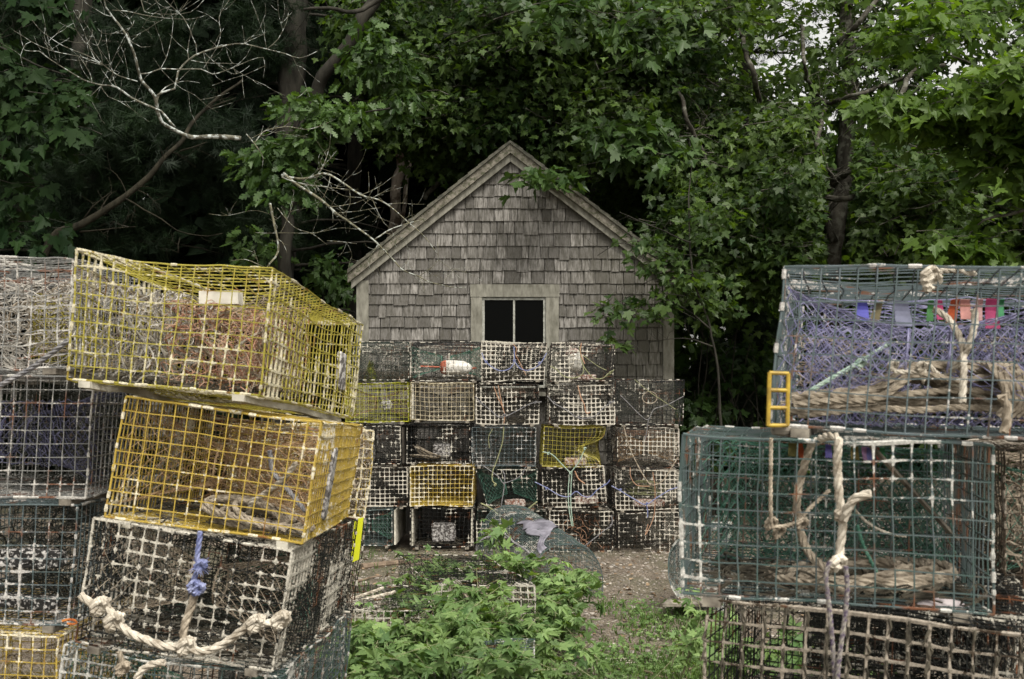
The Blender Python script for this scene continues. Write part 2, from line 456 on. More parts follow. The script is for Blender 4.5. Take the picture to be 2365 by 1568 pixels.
c = mixc(nt, ramp(nt, fa, [(0.38, 0.0), (0.62, 1.0)]), (0.075, 0.068, 0.05), (0.22, 0.20, 0.165))
c = mixc(nt, ramp(nt, fb, [(0.5, 0.0), (0.6, 0.8)]), c, (0.055, 0.06, 0.03))
nt.links.new(c, b.inputs['Base Color']); b.inputs['Roughness'].default_value = 0.95; bump(nt, b, fb, 0.5, 0.006)
M['mossy'] = m
M['dark_wood'] = simple_mat('dark_inner_wood', (0.02, 0.017, 0.013), (0.05, 0.042, 0.032), 10, 0.9)
M['roofing'] = simple_mat('mossy_roofing', (0.045, 0.045, 0.035), (0.12, 0.115, 0.09), 18, 0.95, bmp=0.8)

def clip(poly, a, b_, c_):
    """keep a*x+b*z<=c"""
    out = []
    for i in range(len(poly)):
        p, q = poly[i], poly[(i + 1) % len(poly)]
        dp = a * p[0] + b_ * p[1] - c_; dq = a * q[0] + b_ * q[1] - c_
        if dp <= 0: out.append(p)
        if (dp < 0) != (dq < 0) and dp != dq:
            t = dp / (dp - dq); out.append((p[0] + (q[0] - p[0]) * t, p[1] + (q[1] - p[1]) * t))
    return out
OFF = 0.155
wx0, wx1, wz1, wz0 = SX(1087), SX(1290), SZ(658), SZ(905)      # outer edge of the window casing
gx0, gx1, gz1, gz0 = SX(1113), SX(1260), SZ(687), SZ(895)
wall = MB()
# sheathing behind the shingles, with the window hole left open
def gab(x): return roofz(x, 0.03)
zb = 0.08
for (xa, xb, za, zc) in ((WL, gx0, zb, None), (gx1, WR, zb, None), (gx0, gx1, zb, gz0), (gx0, gx1, gz1, None)):
    if zc is None:
        top = [(xb, gab(xb))] + ([(RX, gab(RX))] if xa < RX < xb else []) + [(xa, gab(xa))]
    else: top = [(xb, zc), (xa, zc)]
    wall.prism([(xa, za), (xb, za)] + top, SD + 0.03, SD + 0.06, tint=0.1)
wall.box((WL, SD + 0.06, zb), (WL + 0.05, YB, gab(WL) - 0.01), tint=0.2)
wall.box((WR - 0.05, SD + 0.06, zb), (WR, YB, gab(WR) - 0.01), tint=0.2)
wall.prism([(WL + 0.05, zb), (WR - 0.05, zb), (WR - 0.05, gab(WR)), (RX, gab(RX)), (WL + 0.05, gab(WL))], YB - 0.04, YB, tint=0.1)
zs = [248, 317, 390, 463, 538, 612, 688, 762, 835, 912, 973, 1036, 1108, 1174, 1250, 1322, 1395, 1468, 1540, 1612, 1690, 1765, 1840, 1915, 1990, 2060, 2130, 2200]
zs = [SZ(302.6 + z * 0.386) for z in zs]
prev_top = RZ
for i, zb_ in enumerate(zs):
    if zb_ < 0.12: break
    h = (zs[i - 1] - zb_) if i else 0.14
    x = WL + 0.06
    while x < WR - 0.05:
        w = R.uniform(0.06, 0.165); x2 = min(x + w, WR - 0.04)
        zt = zb_ + h + 0.10; jz = R.uniform(-0.004, 0.004) - (0.012 if R.random() < 0.06 else 0)
        cells = []
        if zb_ < wz1 - 0.02 and x2 > wx0 and x < wx1:
            if x < wx0: cells.append((x, wx0))
            if x2 > wx1: cells.append((wx1, x2))
        else: cells.append((x, x2))
        for (a0, a1) in cells:
            if a1 - a0 < 0.012: continue
            g_ = R.uniform(0.003, 0.006)
            lowz = zb_ + jz
            if wz1 > lowz > wz1 - 0.03 and a1 > wx0 and a0 < wx1: lowz = wz1 + 0.003
            poly = [(a0 + g_, lowz + R.uniform(-.002, .002)), (a1 - g_, lowz + R.uniform(-.002, .002)), (a1 - g_, zt), (a0 + g_, zt)]
            poly = clip(poly, -SLl, 1.0, RZ - OFF - SLl * RX + 0.02)
            if len(poly) > 2: poly = clip(poly, SLr, 1.0, RZ - OFF + SLr * RX + 0.02)
            if len(poly) < 3: continue
            th = R.uniform(0.008, 0.014); yb = SD + 0.0285
            tn = min(1, max(0, R.gauss(0.5, 0.32)))
            n = len(poly)
            def yy(z, base): # taper: butt end thick, top thin
                t = min(1, max(0, (z - lowz) / (zt - lowz))); return yb - (base + 0.014) * (1 - t) - 0.0015
            V = [(p[0], yy(p[1], th), p[1]) for p in poly] + [(p[0], yb, p[1]) for p in poly]
            bb = wall.n
            wall._add(V, [(k, k + n, (k + 1) % n + n, (k + 1) % n) for k in range(n)], 0, tn, 0)
            f = np.arange(n) + bb
            wall.L.append(f); wall.S.append(np.array([wall.ln])); wall.N.append(np.array([n])); wall.M.append(np.array([0])); wall.ln += n
        x = x2
wall.build('shingle_wall', M['shingle'], shed)
cbd = MB()
cbd.box((WL - 0.012, SD - 0.012, zb), (SX(851), SD + 0.028, roofz(WL, 0.14)), tint=.5)
cbd.build('corner_board', M['trim'], shed)
cbd = MB()
cbd.box((SX(1531), SD - 0.012, zb), (WR + 0.012, SD + 0.028, roofz(WR, 0.14)), tint=.5)
cbd.box((WR - 0.001, SD + 0.029, zb), (WR + 0.014, SD + 0.10, roofz(WR, 0.16)), tint=.4)
cbd.build('corner_board', M['trim'], shed)
# rake boards
def band(o0, o1, y0, y1, xl, xr, name, mt, parent=shed):
    k = MB()
    if xl is not None:
        k.prism([(xl, roofz(xl, o1)), (RX, roofz(RX, o1)), (RX, roofz(RX, o0)), (xl, roofz(xl, o0))], y0, y1)
        return k.build(name, mt, parent)
    k.prism([(RX + 0.003, roofz(RX, o1)), (xr, roofz(xr, o1)), (xr, roofz(xr, o0)), (RX + 0.003, roofz(RX, o0))], y0, y1)
    return k.build(name, mt, parent)
band(0.012, 0.10, SD - 0.075, SD - 0.045, EL, None, 'rake_board', M['mossy'])
band(0.012, 0.10, SD - 0.075, SD - 0.045, None, ER, 'rake_board', M['mossy'])
band(0.085, 0.175, SD - 0.042, SD - 0.008, EL + 0.03, None, 'rake_trim', M['trim'])
band(0.085, 0.175, SD - 0.042, SD - 0.008, None, ER - 0.03, 'rake_trim', M['trim'])
rf = MB()
for sgn, xe in ((-1, EL), (1, ER)):
    n = 16; xa = RX
    for k in range(n):      # courses of roof shingles, each a thin tilted slab
        t0, t1 = k / n, (k + 1) / n + 0.01
        x0 = RX + (xe - RX) * t0; x1 = RX + (xe - RX) * min(t1, 1.0)
        a, b_ = (x0, x1) if x0 < x1 else (x1, x0)
        hi0 = 0.018 if x0 == a else 0.03; hi1 = 0.03 if x0 == a else 0.018
        rf.prism([(a, roofz(a, 0.010)), (b_, roofz(b_, 0.010)), (b_, roofz(b_, -hi1)), (a, roofz(a, -hi0))], SD - 0.09 - R.uniform(0, .012), YB + 0.1, tint=R.random())
    for y0, y1 in ((SD - 0.04, YB),):
        rf.prism([(min(RX, xe), roofz(min(RX, xe), 0.028)), (max(RX, xe), roofz(max(RX, xe), 0.028)), (max(RX, xe), roofz(max(RX, xe), 0.0125)), (min(RX, xe), roofz(min(RX, xe), 0.0125))], y0, y1, tint=.3)
rf.build('roof', M['roofing'], shed)
# window
win = MB()
win.box((wx0 - 0.005, SD - 0.022, SZ(686)), (wx1 + 0.005, SD + 0.0275, SZ(657)))
win.box((wx0, SD - 0.018, wz0), (gx0, SD + 0.0275, SZ(686) - 0.001))
win.box((gx1, SD - 0.018, wz0), (wx1, SD + 0.0275, SZ(686) - 0.001))
win.box((wx0 - 0.03, SD - 0.06, wz0 - 0.04), (wx1 + 0.03, SD + 0.0275, wz0 - 0.001))
wf = win.build('window', M['trim'], shed)
sh = MB(); e = 0.024
sh.box((gx0 + .001, SD + 0.0, gz0), (gx0 + e, SD + 0.03, gz1 - .001)); sh.box((gx1 - e, SD, gz0), (gx1 - .001, SD + 0.03, gz1 - .001))
sh.box((gx0 + e, SD, gz1 - e), (gx1 - e, SD + 0.03, gz1 - .001)); sh.box((gx0 + e, SD, gz0), (gx1 - e, SD + 0.03, gz0 + e))
sh.box((SX(1184.5), SD + .002, gz0 + e), (SX(1189), SD + 0.028, gz1 - e))
M['sash'] = simple_mat('grey_sash_paint', (0.20, 0.20, 0.17), (0.40, 0.40, 0.36), 25, 0.7)
sh.build('sash', M['sash'], wf)
m, nt, b = newmat('old_glass'); b.inputs['Base Color'].default_value = (0.002, 0.0022, 0.002, 1); b.inputs['Roughness'].default_value = 0.3
b.inputs['Specular IOR Level'].default_value = 0.04
M['glass'] = m
for xa, xb in ((gx0 + e, SX(1184.5)), (SX(1189), gx1 - e)):
    p = MB(); p.box((xa, SD + .013, gz0 + e), (xb, SD + 0.016, gz1 - e)); p.build('pane', M['glass'], wf)
fl_ = MB(); fl_.box((WL + .05, SD + .06, .10), (WR - .05, YB - .04, .16)); fl_.build('floor_deck', M['dark_wood'], shed)

# ------------------------------------------------------------------ ropes, nets, traps
def strands(mb, pts, r, lay=None, sides=6, n=3, step=None, tint=0.5, jit=0.0):
    pts = catmull(pts, step or max(0.008, r * 1.1))
    P = np.array([tuple(p) for p in pts])
    if jit: P = P + (vnoise3(P * 14, 50) - 0.5) * jit
    if r < 0.0035:
        mb.tube(P, r, sides=5, cap=True, tint=tint); return
    t = np.gradient(P, axis=0); t /= np.linalg.norm(t, axis=1, keepdims=True) + 1e-9
    a = np.abs(t).mean(0); ref = np.zeros(3); ref[int(np.argmin(a))] = 1
    n1 = np.cross(t, ref); l = np.linalg.norm(n1, axis=1, keepdims=True); l[l < 1e-3] = 1
    n1 /= l; n2 = np.cross(t, n1)
    s = np.concatenate([[0], np.cumsum(np.linalg.norm(np.diff(P, axis=0), axis=1))])
    lay = lay or r * 8.5
    for k in range(n):
        an = s / lay * 2 * np.pi + k * 2 * np.pi / n
        Q = P + (np.cos(an)[:, None] * n1 + np.sin(an)[:, None] * n2) * r * 0.52
        mb.tube(Q, r * 0.56, sides=sides, cap=True, tint=tint)

def knot(mb, c, r, size):
    c = Vector(c)
    pts = []
    for k in range(26):
        a = k / 25 * 2 * math.pi * 2.3
        pts.append(c + Vector((math.cos(a) * size * (0.7 + 0.3 * math.sin(a * 1.7)), math.sin(a * 1.31) * size * 0.55, math.sin(a + 0.6) * size * 0.8)))
    strands(mb, pts, r)

def rope_part(name, lst, r, mat, parent=None, knots=(), ks=2.2, jit=0.0):
    mb = MB()
    for pts in lst: strands(mb, pts, r, jit=jit)
    for kp in knots: knot(mb, kp, r, r * ks)
    return mb.build(name, M[mat], parent, org=None if parent is not None else Vector(lst[0][0]))

def net_sheet(mb, P, ns, nt_, r=0.0013, jit=0.006, sides=3, closed=False, drop=0.0):
    for j in range(nt_ + 1):
        pts = []
        for i in range(ns + 1):
            tt = (j + (0.5 if (i + j) % 2 else -0.5)) / nt_
            tt = min(1, max(0, tt))
            p = Vector(P(i / ns, tt))
            h1 = math.sin(i * 12.9898 + round(tt * nt_ * 2) * 78.233) * 43758.5453; h2 = math.sin(i * 39.3 + round(tt * nt_ * 2) * 11.1) * 24634.63; h3 = math.sin(i * 7.3 + round(tt * nt_ * 2) * 31.1) * 14634.63
            p += Vector((h1 - math.floor(h1) - .5, h2 - math.floor(h2) - .5, h3 - math.floor(h3) - .5)) * jit * 2
            pts.append(p)
        if drop and R.random() < drop: pts = pts[:R.randint(3, len(pts))]
        mb.tube(pts, r, sides=sides)

def tangle(mb, P, n, r, length, rr):
    """loose twine wandering inside the box P(u,v,w), u,v,w in 0..1"""
    for k in range(n):
        q = np.array([rr.random(), rr.random(), rr.random()]); d = rng.normal(size=3); d /= np.linalg.norm(d)
        pts = [q]
        for s in range(int(length)):
            d = d + rng.normal(size=3) * 0.55; d /= np.linalg.norm(d)
            q = q + d * 0.06
            for a in range(3):
                if q[a] < 0 or q[a] > 1: d[a] *= -1; q[a] = min(1, max(0, q[a]))
            pts.append(q)
        mb.tube([P(*p) for p in catmull([Vector(p) for p in pts], 0.05)], r * rr.uniform(.7, 1.3), sides=3)

TR = {}
GR = {'s': 'wire traps stacked in front of the shed', 'l': 'wire traps in the near left stack', 'r': 'wire traps in the near right stack', 'c': 'wire traps lying on the ground among the vines'}

def trap(key, group, label, FTL, FTR, FBR, FBL, D, wire, crust=0.2, thick=1.0, n=None, warp=0.006, detail=2, seed=0, r=0.0017,
         runners='runner', nets=None, custom=None, partition=True, clips=1.0, inner=0.62, name='wire_trap', rfac=2.2, nodes=0.0, inner_mat=None):
    FTL, FTR, FBR, FBL, D = map(Vector, (FTL, FTR, FBR, FBL, D))
    wd = ((FTR - FTL).length + (FBR - FBL).length) / 2; ht = ((FTL - FBL).length + (FTR - FBR).length) / 2; L = D.length
    if n is None: n = (max(4, round(wd / 0.0385)), max(4, round(ht / 0.0375)), max(6, round(L / 0.0385)))
    nu, nv, nw = n
    A = [np.array(tuple(p)) for p in (FBL, FBR, FTL, FTR, D)]
    def pos_np(Q):
        Q = np.atleast_2d(np.asarray(Q, float)); u, v, w = Q[:, 0:1], Q[:, 1:2], Q[:, 2:3]
        P = (1 - v) * ((1 - u) * A[0] + u * A[1]) + v * ((1 - u) * A[2] + u * A[3]) + w * A[4]
        if warp:
            k = vnoise3(P * 4.5 + 13.7 * seed, 10) - 0.5
            k2 = vnoise3(P * 17 + 3.1 * seed, 20) - 0.5
            P = P + k * warp * 3.2 + k2 * warp * 0.8
        if custom is not None: P = custom(u, v, w, P)
        return P
    gu, gv, gw = 16, 10, 16
    uu_, vv_, ww_ = np.meshgrid(np.linspace(0, 1, gu + 1), np.linspace(0, 1, gv + 1), np.linspace(0, 1, gw + 1), indexing='ij')
    LAT = pos_np(np.stack([uu_.ravel(), vv_.ravel(), ww_.ravel()], 1)).reshape(gu + 1, gv + 1, gw + 1, 3).tolist()
    def pos(u, v, w):
        a = u * gu; b = v * gv; c = w * gw
        i = min(gu - 1, max(0, int(a))); j = min(gv - 1, max(0, int(b))); k = min(gw - 1, max(0, int(c)))
        a -= i; b -= j; c -= k
        r_ = [0.0, 0.0, 0.0]
        for di, wi in ((0, 1 - a), (1, a)):
            for dj, wj in ((0, 1 - b), (1, b)):
                for dk, wk in ((0, 1 - c), (1, c)):
                    q = LAT[i + di][j + dj][k + dk]; w_ = wi * wj * wk
                    r_[0] += q[0] * w_; r_[1] += q[1] * w_; r_[2] += q[2] * w_
        return Vector(r_)
    base = pos(0.5, 0, 0.0) - Vector((0, 0, 0.022))
    root = thing(name, label, 'trap', base, GR[group])
    mt = M[wire]
    CR = [crust]
    def crf(P, U=None):
        c = CR[0] + (vnoise(P * 5.0 + seed * 7.7, 31) - 0.5) * 0.9 + (vnoise(P * 19 + seed, 32) - 0.5) * 0.45 + (vnoise(P * 60, 33) - 0.5) * 0.55
        return np.clip(c, 0, 1)
    if group == 's': rfac *= .8
    def wires(mb, axis, val, det):
        names = [a for a in (0, 1, 2) if a != axis]
        cnt = (nu, nv, nw)
        a0, a1 = names
        for (run, fix) in ((a0, a1), (a1, a0)):
            nr, nf = cnt[run], cnt[fix]
            segs = max(2, int(nr * det))
            Q = np.zeros((nf + 1, segs + 1, 3)); Q[:, :, axis] = val; Q[:, :, fix] = (np.arange(nf + 1) / nf)[:, None]; Q[:, :, run] = np.linspace(0, 1, segs + 1)[None]
            P = pos_np(Q.reshape(-1, 3)); c = crf(P)
            ph_ = (np.linspace(0, 1, segs + 1) * nr) % 1.0
            node = np.tile((ph_ < 0.05) | (ph_ > 0.95), nf + 1)
            if nodes: c = np.clip(c + np.where(node, nodes, -nodes), 0, 1)
            rr_ = r * thick * (1 + rfac * smooth(0.35, 0.75, c) * np.where(node, 1.25, 0.8)) * (1 + 0.3 * (node & (c > 0.3)))
            if det > 1.5: rr_ = rr_ * (0.85 + 0.5 * vnoise(P * 130, 77) * (c > 0.35) + 0.08)
            mb.tubes(P.reshape(nf + 1, segs + 1, 3), rr_.reshape(nf + 1, segs + 1), c.reshape(nf + 1, segs + 1), rng.random(nf + 1))
    def edges(mb, lst):
        for (a, b_) in lst:
            a = np.array(a, float); b_ = np.array(b_, float)
            N = 26; Q = a + (b_ - a) * np.linspace(0, 1, N)[:, None]
            P = pos_np(Q); c = crf(P)
            mb.tube(P, r * thick * 1.5 * (1 + 1.0 * smooth(.4, .8, c)), crust=c, sides=5)
            k = 0.03 + R.random() * 0.06
            while k < 0.97 and clips > 0:
                if R.random() < 0.62 * clips:
                    e_ = min(0.985, k + R.uniform(0.03, 0.07)); Q = a + (b_ - a) * np.linspace(k, e_, 4)[:, None]
                    mb.tube(pos_np(Q), r * thick * np.array([2.1, 2.4, 2.3, 2.0]) * R.uniform(.9, 1.25), crust=R.uniform(.45, 1.0), sides=6, cap=True)
                k += R.uniform(0.07, 0.16)
    fr = MB(); wires(fr, 2, 0.0, detail); edges(fr, [((0, 0, 0), (1, 0, 0)), ((0, 1, 0), (1, 1, 0)), ((0, 0, 0), (0, 1, 0)), ((1, 0, 0), (1, 1, 0))]); fr.build('mesh_panel', mt, root)
    CR[0] = crust * inner; mt = M[inner_mat] if inner_mat else mt  # panels behind the front: crust and wire colour carry the interior's shade
    d2 = 1.0 if detail >= 2 else 0.6
    for axis, val in ((0, 0.0), (0, 1.0), (1, 0.0), (1, 1.0), (2, 1.0)):
        p = MB(); wires(p, axis, val, d2)
        if axis == 0: edges(p, [((val, 0, 0), (val, 0, 1)), ((val, 1, 0), (val, 1, 1))])
        if axis == 2: edges(p, [((0, 0, 1), (1, 0, 1)), ((0, 1, 1), (1, 1, 1)), ((0, 0, 1), (0, 1, 1)), ((1, 0, 1), (1, 1, 1))])
        p.build('mesh_panel', mt, root)
    if partition:
        p = MB(); wires(p, 2, 0.46, d2); p.build('partition', mt, root)
    if runners:
        for u in (0.10, 0.90):
            p = MB(); segs = 10
            for s in range(1):
                C = []
                for (uu, dz) in ((u - .03, -0.022), (u + .03, -0.022), (u + .03, -0.004), (u - .03, -0.004)):
                    C.append((uu, dz))
                ring = []
                for w in np.linspace(-0.012, 1.0, segs):
                    for (uu, dz) in C:
                        q = pos(uu, 0, w); ring.append(q + Vector((0, 0, dz)))
                q4 = [(i * 4 + j, i * 4 + (j + 1) % 4, (i + 1) * 4 + (j + 1) % 4, (i + 1) * 4 + j) for i in range(segs - 1) for j in range(4)] + [(3, 2, 1, 0), (segs * 4 - 4, segs * 4 - 3, segs * 4 - 2, segs * 4 - 1)]
                p._add([tuple(v) for v in ring], q4, 0, 0.5, 0)
            p.build('runner', M[runners], root)
    if nets:
        side_m, parl_m = nets
        if side_m:
            for s in (0, 1):
                p = MB()
                def funnel(a, t, s=s):
                    an = a * 2 * math.pi
                    u0 = 0.01 if s == 0 else 0.99
                    sq = (0.5 + 0.40 * max(-1, min(1, 1.4 * math.sin(an))), 0.23 + 0.17 * max(-1, min(1, 1.4 * math.cos(an))))
                    rd = (0.5 + 0.17 * math.sin(an), 0.23 + 0.07 * math.cos(an))
                    uu = u0 + ((0.44 if s == 0 else 0.56) - u0) * t
                    k = t ** 0.8
                    return pos(uu, sq[0] + (rd[0] - sq[0]) * k, sq[1] + (rd[1] - sq[1]) * k)
                net_sheet(p, funnel, 44, 13, 0.0012, 0.003)
                p.tube([funnel(i / 20, 0.98) for i in range(20)], 0.0028, sides=5, closed=True)
                p.build('funnel_net', M[side_m], root)
        if parl_m:
            p = MB()
            def ramp_(a, t):
                an = a * 2 * math.pi
                sq = (0.5 + 0.47 * max(-1, min(1, 1.4 * math.cos(an))), 0.48 + 0.44 * max(-1, min(1, 1.4 * math.sin(an))))
                rd = (0.5 + 0.12 * math.cos(an), 0.62 + 0.16 * math.sin(an))
                k = t ** 0.9
                return pos(sq[0] + (rd[0] - sq[0]) * k, sq[1] + (rd[1] - sq[1]) * k, 0.45 + 0.3 * t - 0.0)
            net_sheet(p, ramp_, 56, 15, 0.0012, 0.004)
            p.tube([ramp_(i / 20, 0.98) for i in range(20)], 0.0028, sides=5, closed=True)
            p.build('funnel_net', M[parl_m], root)
    TR[key] = (root, pos, (wd, ht, L))
    return root

def blk(name, key, u0, u1, v0, v1, w0, w1, mat, rough=0.004, parent=True):
    """a rough-edged block inside a trap"""
    root, pos, _ = TR[key]
    mb = MB(); n = 9
    ctr = pos((u0 + u1) / 2, (v0 + v1) / 2, (w0 + w1) / 2)
    faces = []
    def pt(a, b_, c_): 
        # rounded box
        x, y, z = a * 2 - 1, b_ * 2 - 1, c_ * 2 - 1
        k = (abs(x) ** 8 + abs(y) ** 8 + abs(z) ** 8) ** (1 / 8); x, y, z = x / k, y / k, z / k
        return pos(u0 + (u1 - u0) * (x + 1) / 2, v0 + (v1 - v0) * (y + 1) / 2, w0 + (w1 - w0) * (z + 1) / 2)
    L_ = np.linspace(0, 1, n)
    for ax in range(3):
        for val in (0, 1):
            Gd = np.zeros((n, n, 3))
            for i, a in enumerate(L_):
                for j, b_ in enumerate(L_):
                    q = [a, b_]; q.insert(ax, val); 
                    if val == 0: q2 = q
                    Gd[i, j] = tuple(pt(*q))
            Pn = Gd.reshape(-1, 3); nn = Pn - np.array(tuple(ctr)); nn /= np.linalg.norm(nn, axis=1, keepdims=True)
            Pn = Pn + nn * ((vnoise(Pn * 90, 4) - .5) * rough * 2)[:, None]
            mb.grid(Pn.reshape(n, n, 3))
    return mb.build(name, M[mat], root if parent else None, org=None if parent else pos((u0 + u1) / 2, v0, (w0 + w1) / 2))

def weed(key, us, ws, n, mat='sludge', h=0.05):
    """dried weed and muck lying on a trap's bottom"""
    root, pos, _ = TR[key]; mb = MB()
    for k in range(n):
        u = R.uniform(*us); w = R.uniform(*ws); c = pos(u, 0.02, w)
        pts = [c + Vector((R.gauss(0, .02) + .02 * i * R.uniform(-1, 1), R.gauss(0, .015), R.uniform(0, h) * (1 - abs(i - 2) / 3))) for i in range(5)]
        mb.tube(catmull(pts, .012), R.uniform(.0012, .0035), sides=4)
    mb.build('dried_weed', M[mat], root)['kind'] = 'stuff'

# ---- the wall of traps in front of the shed
def st(key, q, wire, label, crust=0.2, nets=('net_dark', 'net_grey'), d=9.66, yaw=0.0, L=1.04, thick=0.95, **kw):
    if not isinstance(q[0], tuple): x0, y0, x1, y1 = q; q = [(x0, y0), (x1, y0), (x1, y1 - 4), (x0, y1 - 4)]
    d = d + R.uniform(-0.03, 0.03)
    c = [pix(x, y, d) for x, y in q]
    return trap(key, 's', label, c[0], c[1], c[2], c[3], (yaw, L, 0), wire, crust=max(.05, crust - .09), nets=nets, detail=2, seed=len(TR) + 1, thick=thick, nodes=0.06, inner=0.4, **kw)

st('t11', (806, 790, 943, 880), 'darkgreen', 'dark green cluttered trap holding a mossy cone, top row, far left of shed stack', 0.30, ('net_dark', 'net_dark'))
st('t12', (946, 790, 1110, 882), 'black', 'black trap holding a white buoy lying on its side, top row', 0.34, ('net_green', 'net_dark'))
st('t13', [(1114, 789), (1261, 792), (1257, 876), (1111, 880)], 'brown', 'thickly barnacled trap with twin looped blue ropes, under the shed window', 0.62, ('net_dark', 'net_dark'), rfac=2.8)
st('t14', [(1275, 790), (1421, 793), (1416, 880), (1271, 880)], 'brown', 'barnacled trap with a pale buoy standing upright inside, top row right end', 0.42, ('net_dark', 'net_dark'), rfac=2.8)
st('t21', (800, 884, 942, 978), 'lemon', 'lime yellow wire trap with a grey float inside, second row far left', 0.12, ('net_brown', None), r=0.0015)
st('t22', (948, 884, 1094, 974), 'beige', 'cream wire trap with even bare squares, second row below the lying white buoy', 0.40, ('net_dark', 'net_tan'), rfac=0.9, thick=1.4)
st('t23', (1099, 887, 1243, 983), 'brown', 'barnacled trap with a slack grey blue rope and straw brown netting, second row centre', 0.58, ('net_dark', 'net_tan'), rfac=2.4)
st('t24', (1269, 890, 1418, 983), 'brown', 'barnacled trap with grey blue rope and pale stick inside, directly under the upright buoy', 0.64, ('net_dark', 'net_grey'), rfac=2.8)
st('t25', [(1425, 877), (1581, 877), (1577, 982), (1424, 980)], 'black', 'bare black trap with a netted ring in front, right end, under the shed corner', 0.12, ('net_dark', 'net_dark'), rfac=1.4)
st('t31', (790, 985, 924, 1076), 'black', 'black trap with pale tangled twine, third row beside the yellow near stack', 0.32, ('net_grey', 'net_dark'))
st('t32', (939, 982, 1084, 1074), 'black', 'clean black trap with a rope coil and a pale block inside, third row', 0.22, (None, 'net_dark'))
st('t33', (1090, 988, 1237, 1081), 'slate', 'grey green encrusted trap with an olive rope hanging over its front, third row centre', 0.50, ('net_dark', 'net_green'), rfac=1.5)
def crush(u, v, w, P):
    k = smooth(0.62, 1.0, u)
    pinch = np.exp(-((v - 0.47) / 0.20) ** 2)
    P = P.copy()
    dx = -0.21 * k * pinch * np.exp(-(w / 0.35) ** 2)
    up = 0.015 * k * (v > 0.85) - 0.0 * k
    P[:, 0:1] += dx - 0.04 * k * (1 - v) * np.exp(-(w / .4) ** 2)
    P[:, 2:3] += up
    P[:, 1:2] += 0.06 * k * pinch
    return P
st('t34', [(1257, 986), (1398, 990), (1398, 1080), (1252, 1077)], 'yellow', 'crushed yellow wire trap with its right side bent inwards, middle of the stack', 0.08, (None, 'net_dark'), custom=crush, r=0.0020, clips=0.5)
st('t35', (1425, 989, 1569, 1084), 'brown', 'brown trap with reddish netting behind a long beige rope, third row right end', 0.44, ('net_brown', 'net_orange'), rfac=1.4)
st('t41', (795, 1082, 939, 1173), 'brown', 'pale barnacled trap with open squares, fourth row beside the yellow near stack', 0.55, ('net_dark', 'net_grey'), rfac=1.6)
st('t42', (946, 1076, 1091, 1172), 'orange', 'amber wire trap with a yellow wooden bottom, fourth row', 0.60, (None, 'net_brown'), rfac=1.4, thick=1.25)
st('t43', [(1098, 1085), (1240, 1085), (1241, 1174), (1128, 1174)], 'darkgreen', 'leaning dark green trap with a brick inside, fourth row behind the arched trap', 0.30, ('net_green', 'net_dark'))
st('t44', [(1250, 1082), (1394, 1078), (1399, 1171), (1254, 1173)], 'brown', 'barnacled trap with a blue rope, under the crushed yellow one', 0.54, ('net_dark', 'net_dark'), rfac=2.2)
st('t45', (1423, 1087, 1568, 1180), 'brown', 'barnacled trap with olive rope coils inside, fourth row right end', 0.52, ('net_dark', 'net_dark'), rfac=2.0)
st('t51', (790, 1177, 904, 1264), 'green', 'low green trap on the ground beside the yellow near stack', 0.14, ('net_green', 'net_dark'), L=0.9)
st('t52', (946, 1174, 1093, 1266), 'black', 'open black trap with grey plank sides and a barnacled block, on the ground', 0.20, (None, 'net_dark'))
st('t53', (1100, 1181, 1262, 1275), 'darkgreen', 'dark barnacled trap on the ground, mostly hidden behind the arched trap', 0.42, ('net_dark', 'net_dark'))
st('t54', (1269, 1181, 1415, 1276), 'brown', 'barnacled trap full of tangled beige cords, on the ground', 0.50, ('net_dark', 'net_tan'), rfac=1.8)
st('t55', [(1430, 1187), (1566, 1184), (1566, 1274), (1428, 1279)], 'brown', 'barnacled trap with open squares, on the ground at the right end of the stack', 0.48, ('net_dark', 'net_grey'), rfac=1.7)

# solid plank sides on some of them
def side_plank(key, u, mat='runner_pale', w1=0.98, v0=0.02, v1=0.98, t=0.014):
    root, pos, (wd, ht, L) = TR[key]
    mb = MB(); a = t / wd / 2
    mb.hexa([pos(u - a, v0, .005), pos(u + a, v0, .005), pos(u + a, v0, w1), pos(u - a, v0, w1), pos(u - a, v1, .005), pos(u + a, v1, .005), pos(u + a, v1, w1), pos(u - a, v1, w1)])
    mb.build('side_plank', M[mat], root)
side_plank('t52', 0.03); side_plank('t52', 0.97); side_plank('t31', 1.04, 'dark_wood'); side_plank('t51', 1.06, 'runner_pale'); side_plank('t22', 0.03, 'runner_pale', .5)
M['yellow_board'] = simple_mat('yellow_painted_board', (0.16, 0.10, 0.02), (0.42, 0.31, 0.05), 12, 0.8)
mb = MB(); root, pos, _ = TR['t42']; mb.hexa([pos(.02, .02, .01), pos(.98, .02, .01), pos(.98, .02, .97), pos(.02, .02, .97), pos(.02, .05, .01), pos(.98, .05, .01), pos(.98, .09, .97), pos(.02, .09, .97)]); mb.build('bottom_board', M['yellow_board'], root)
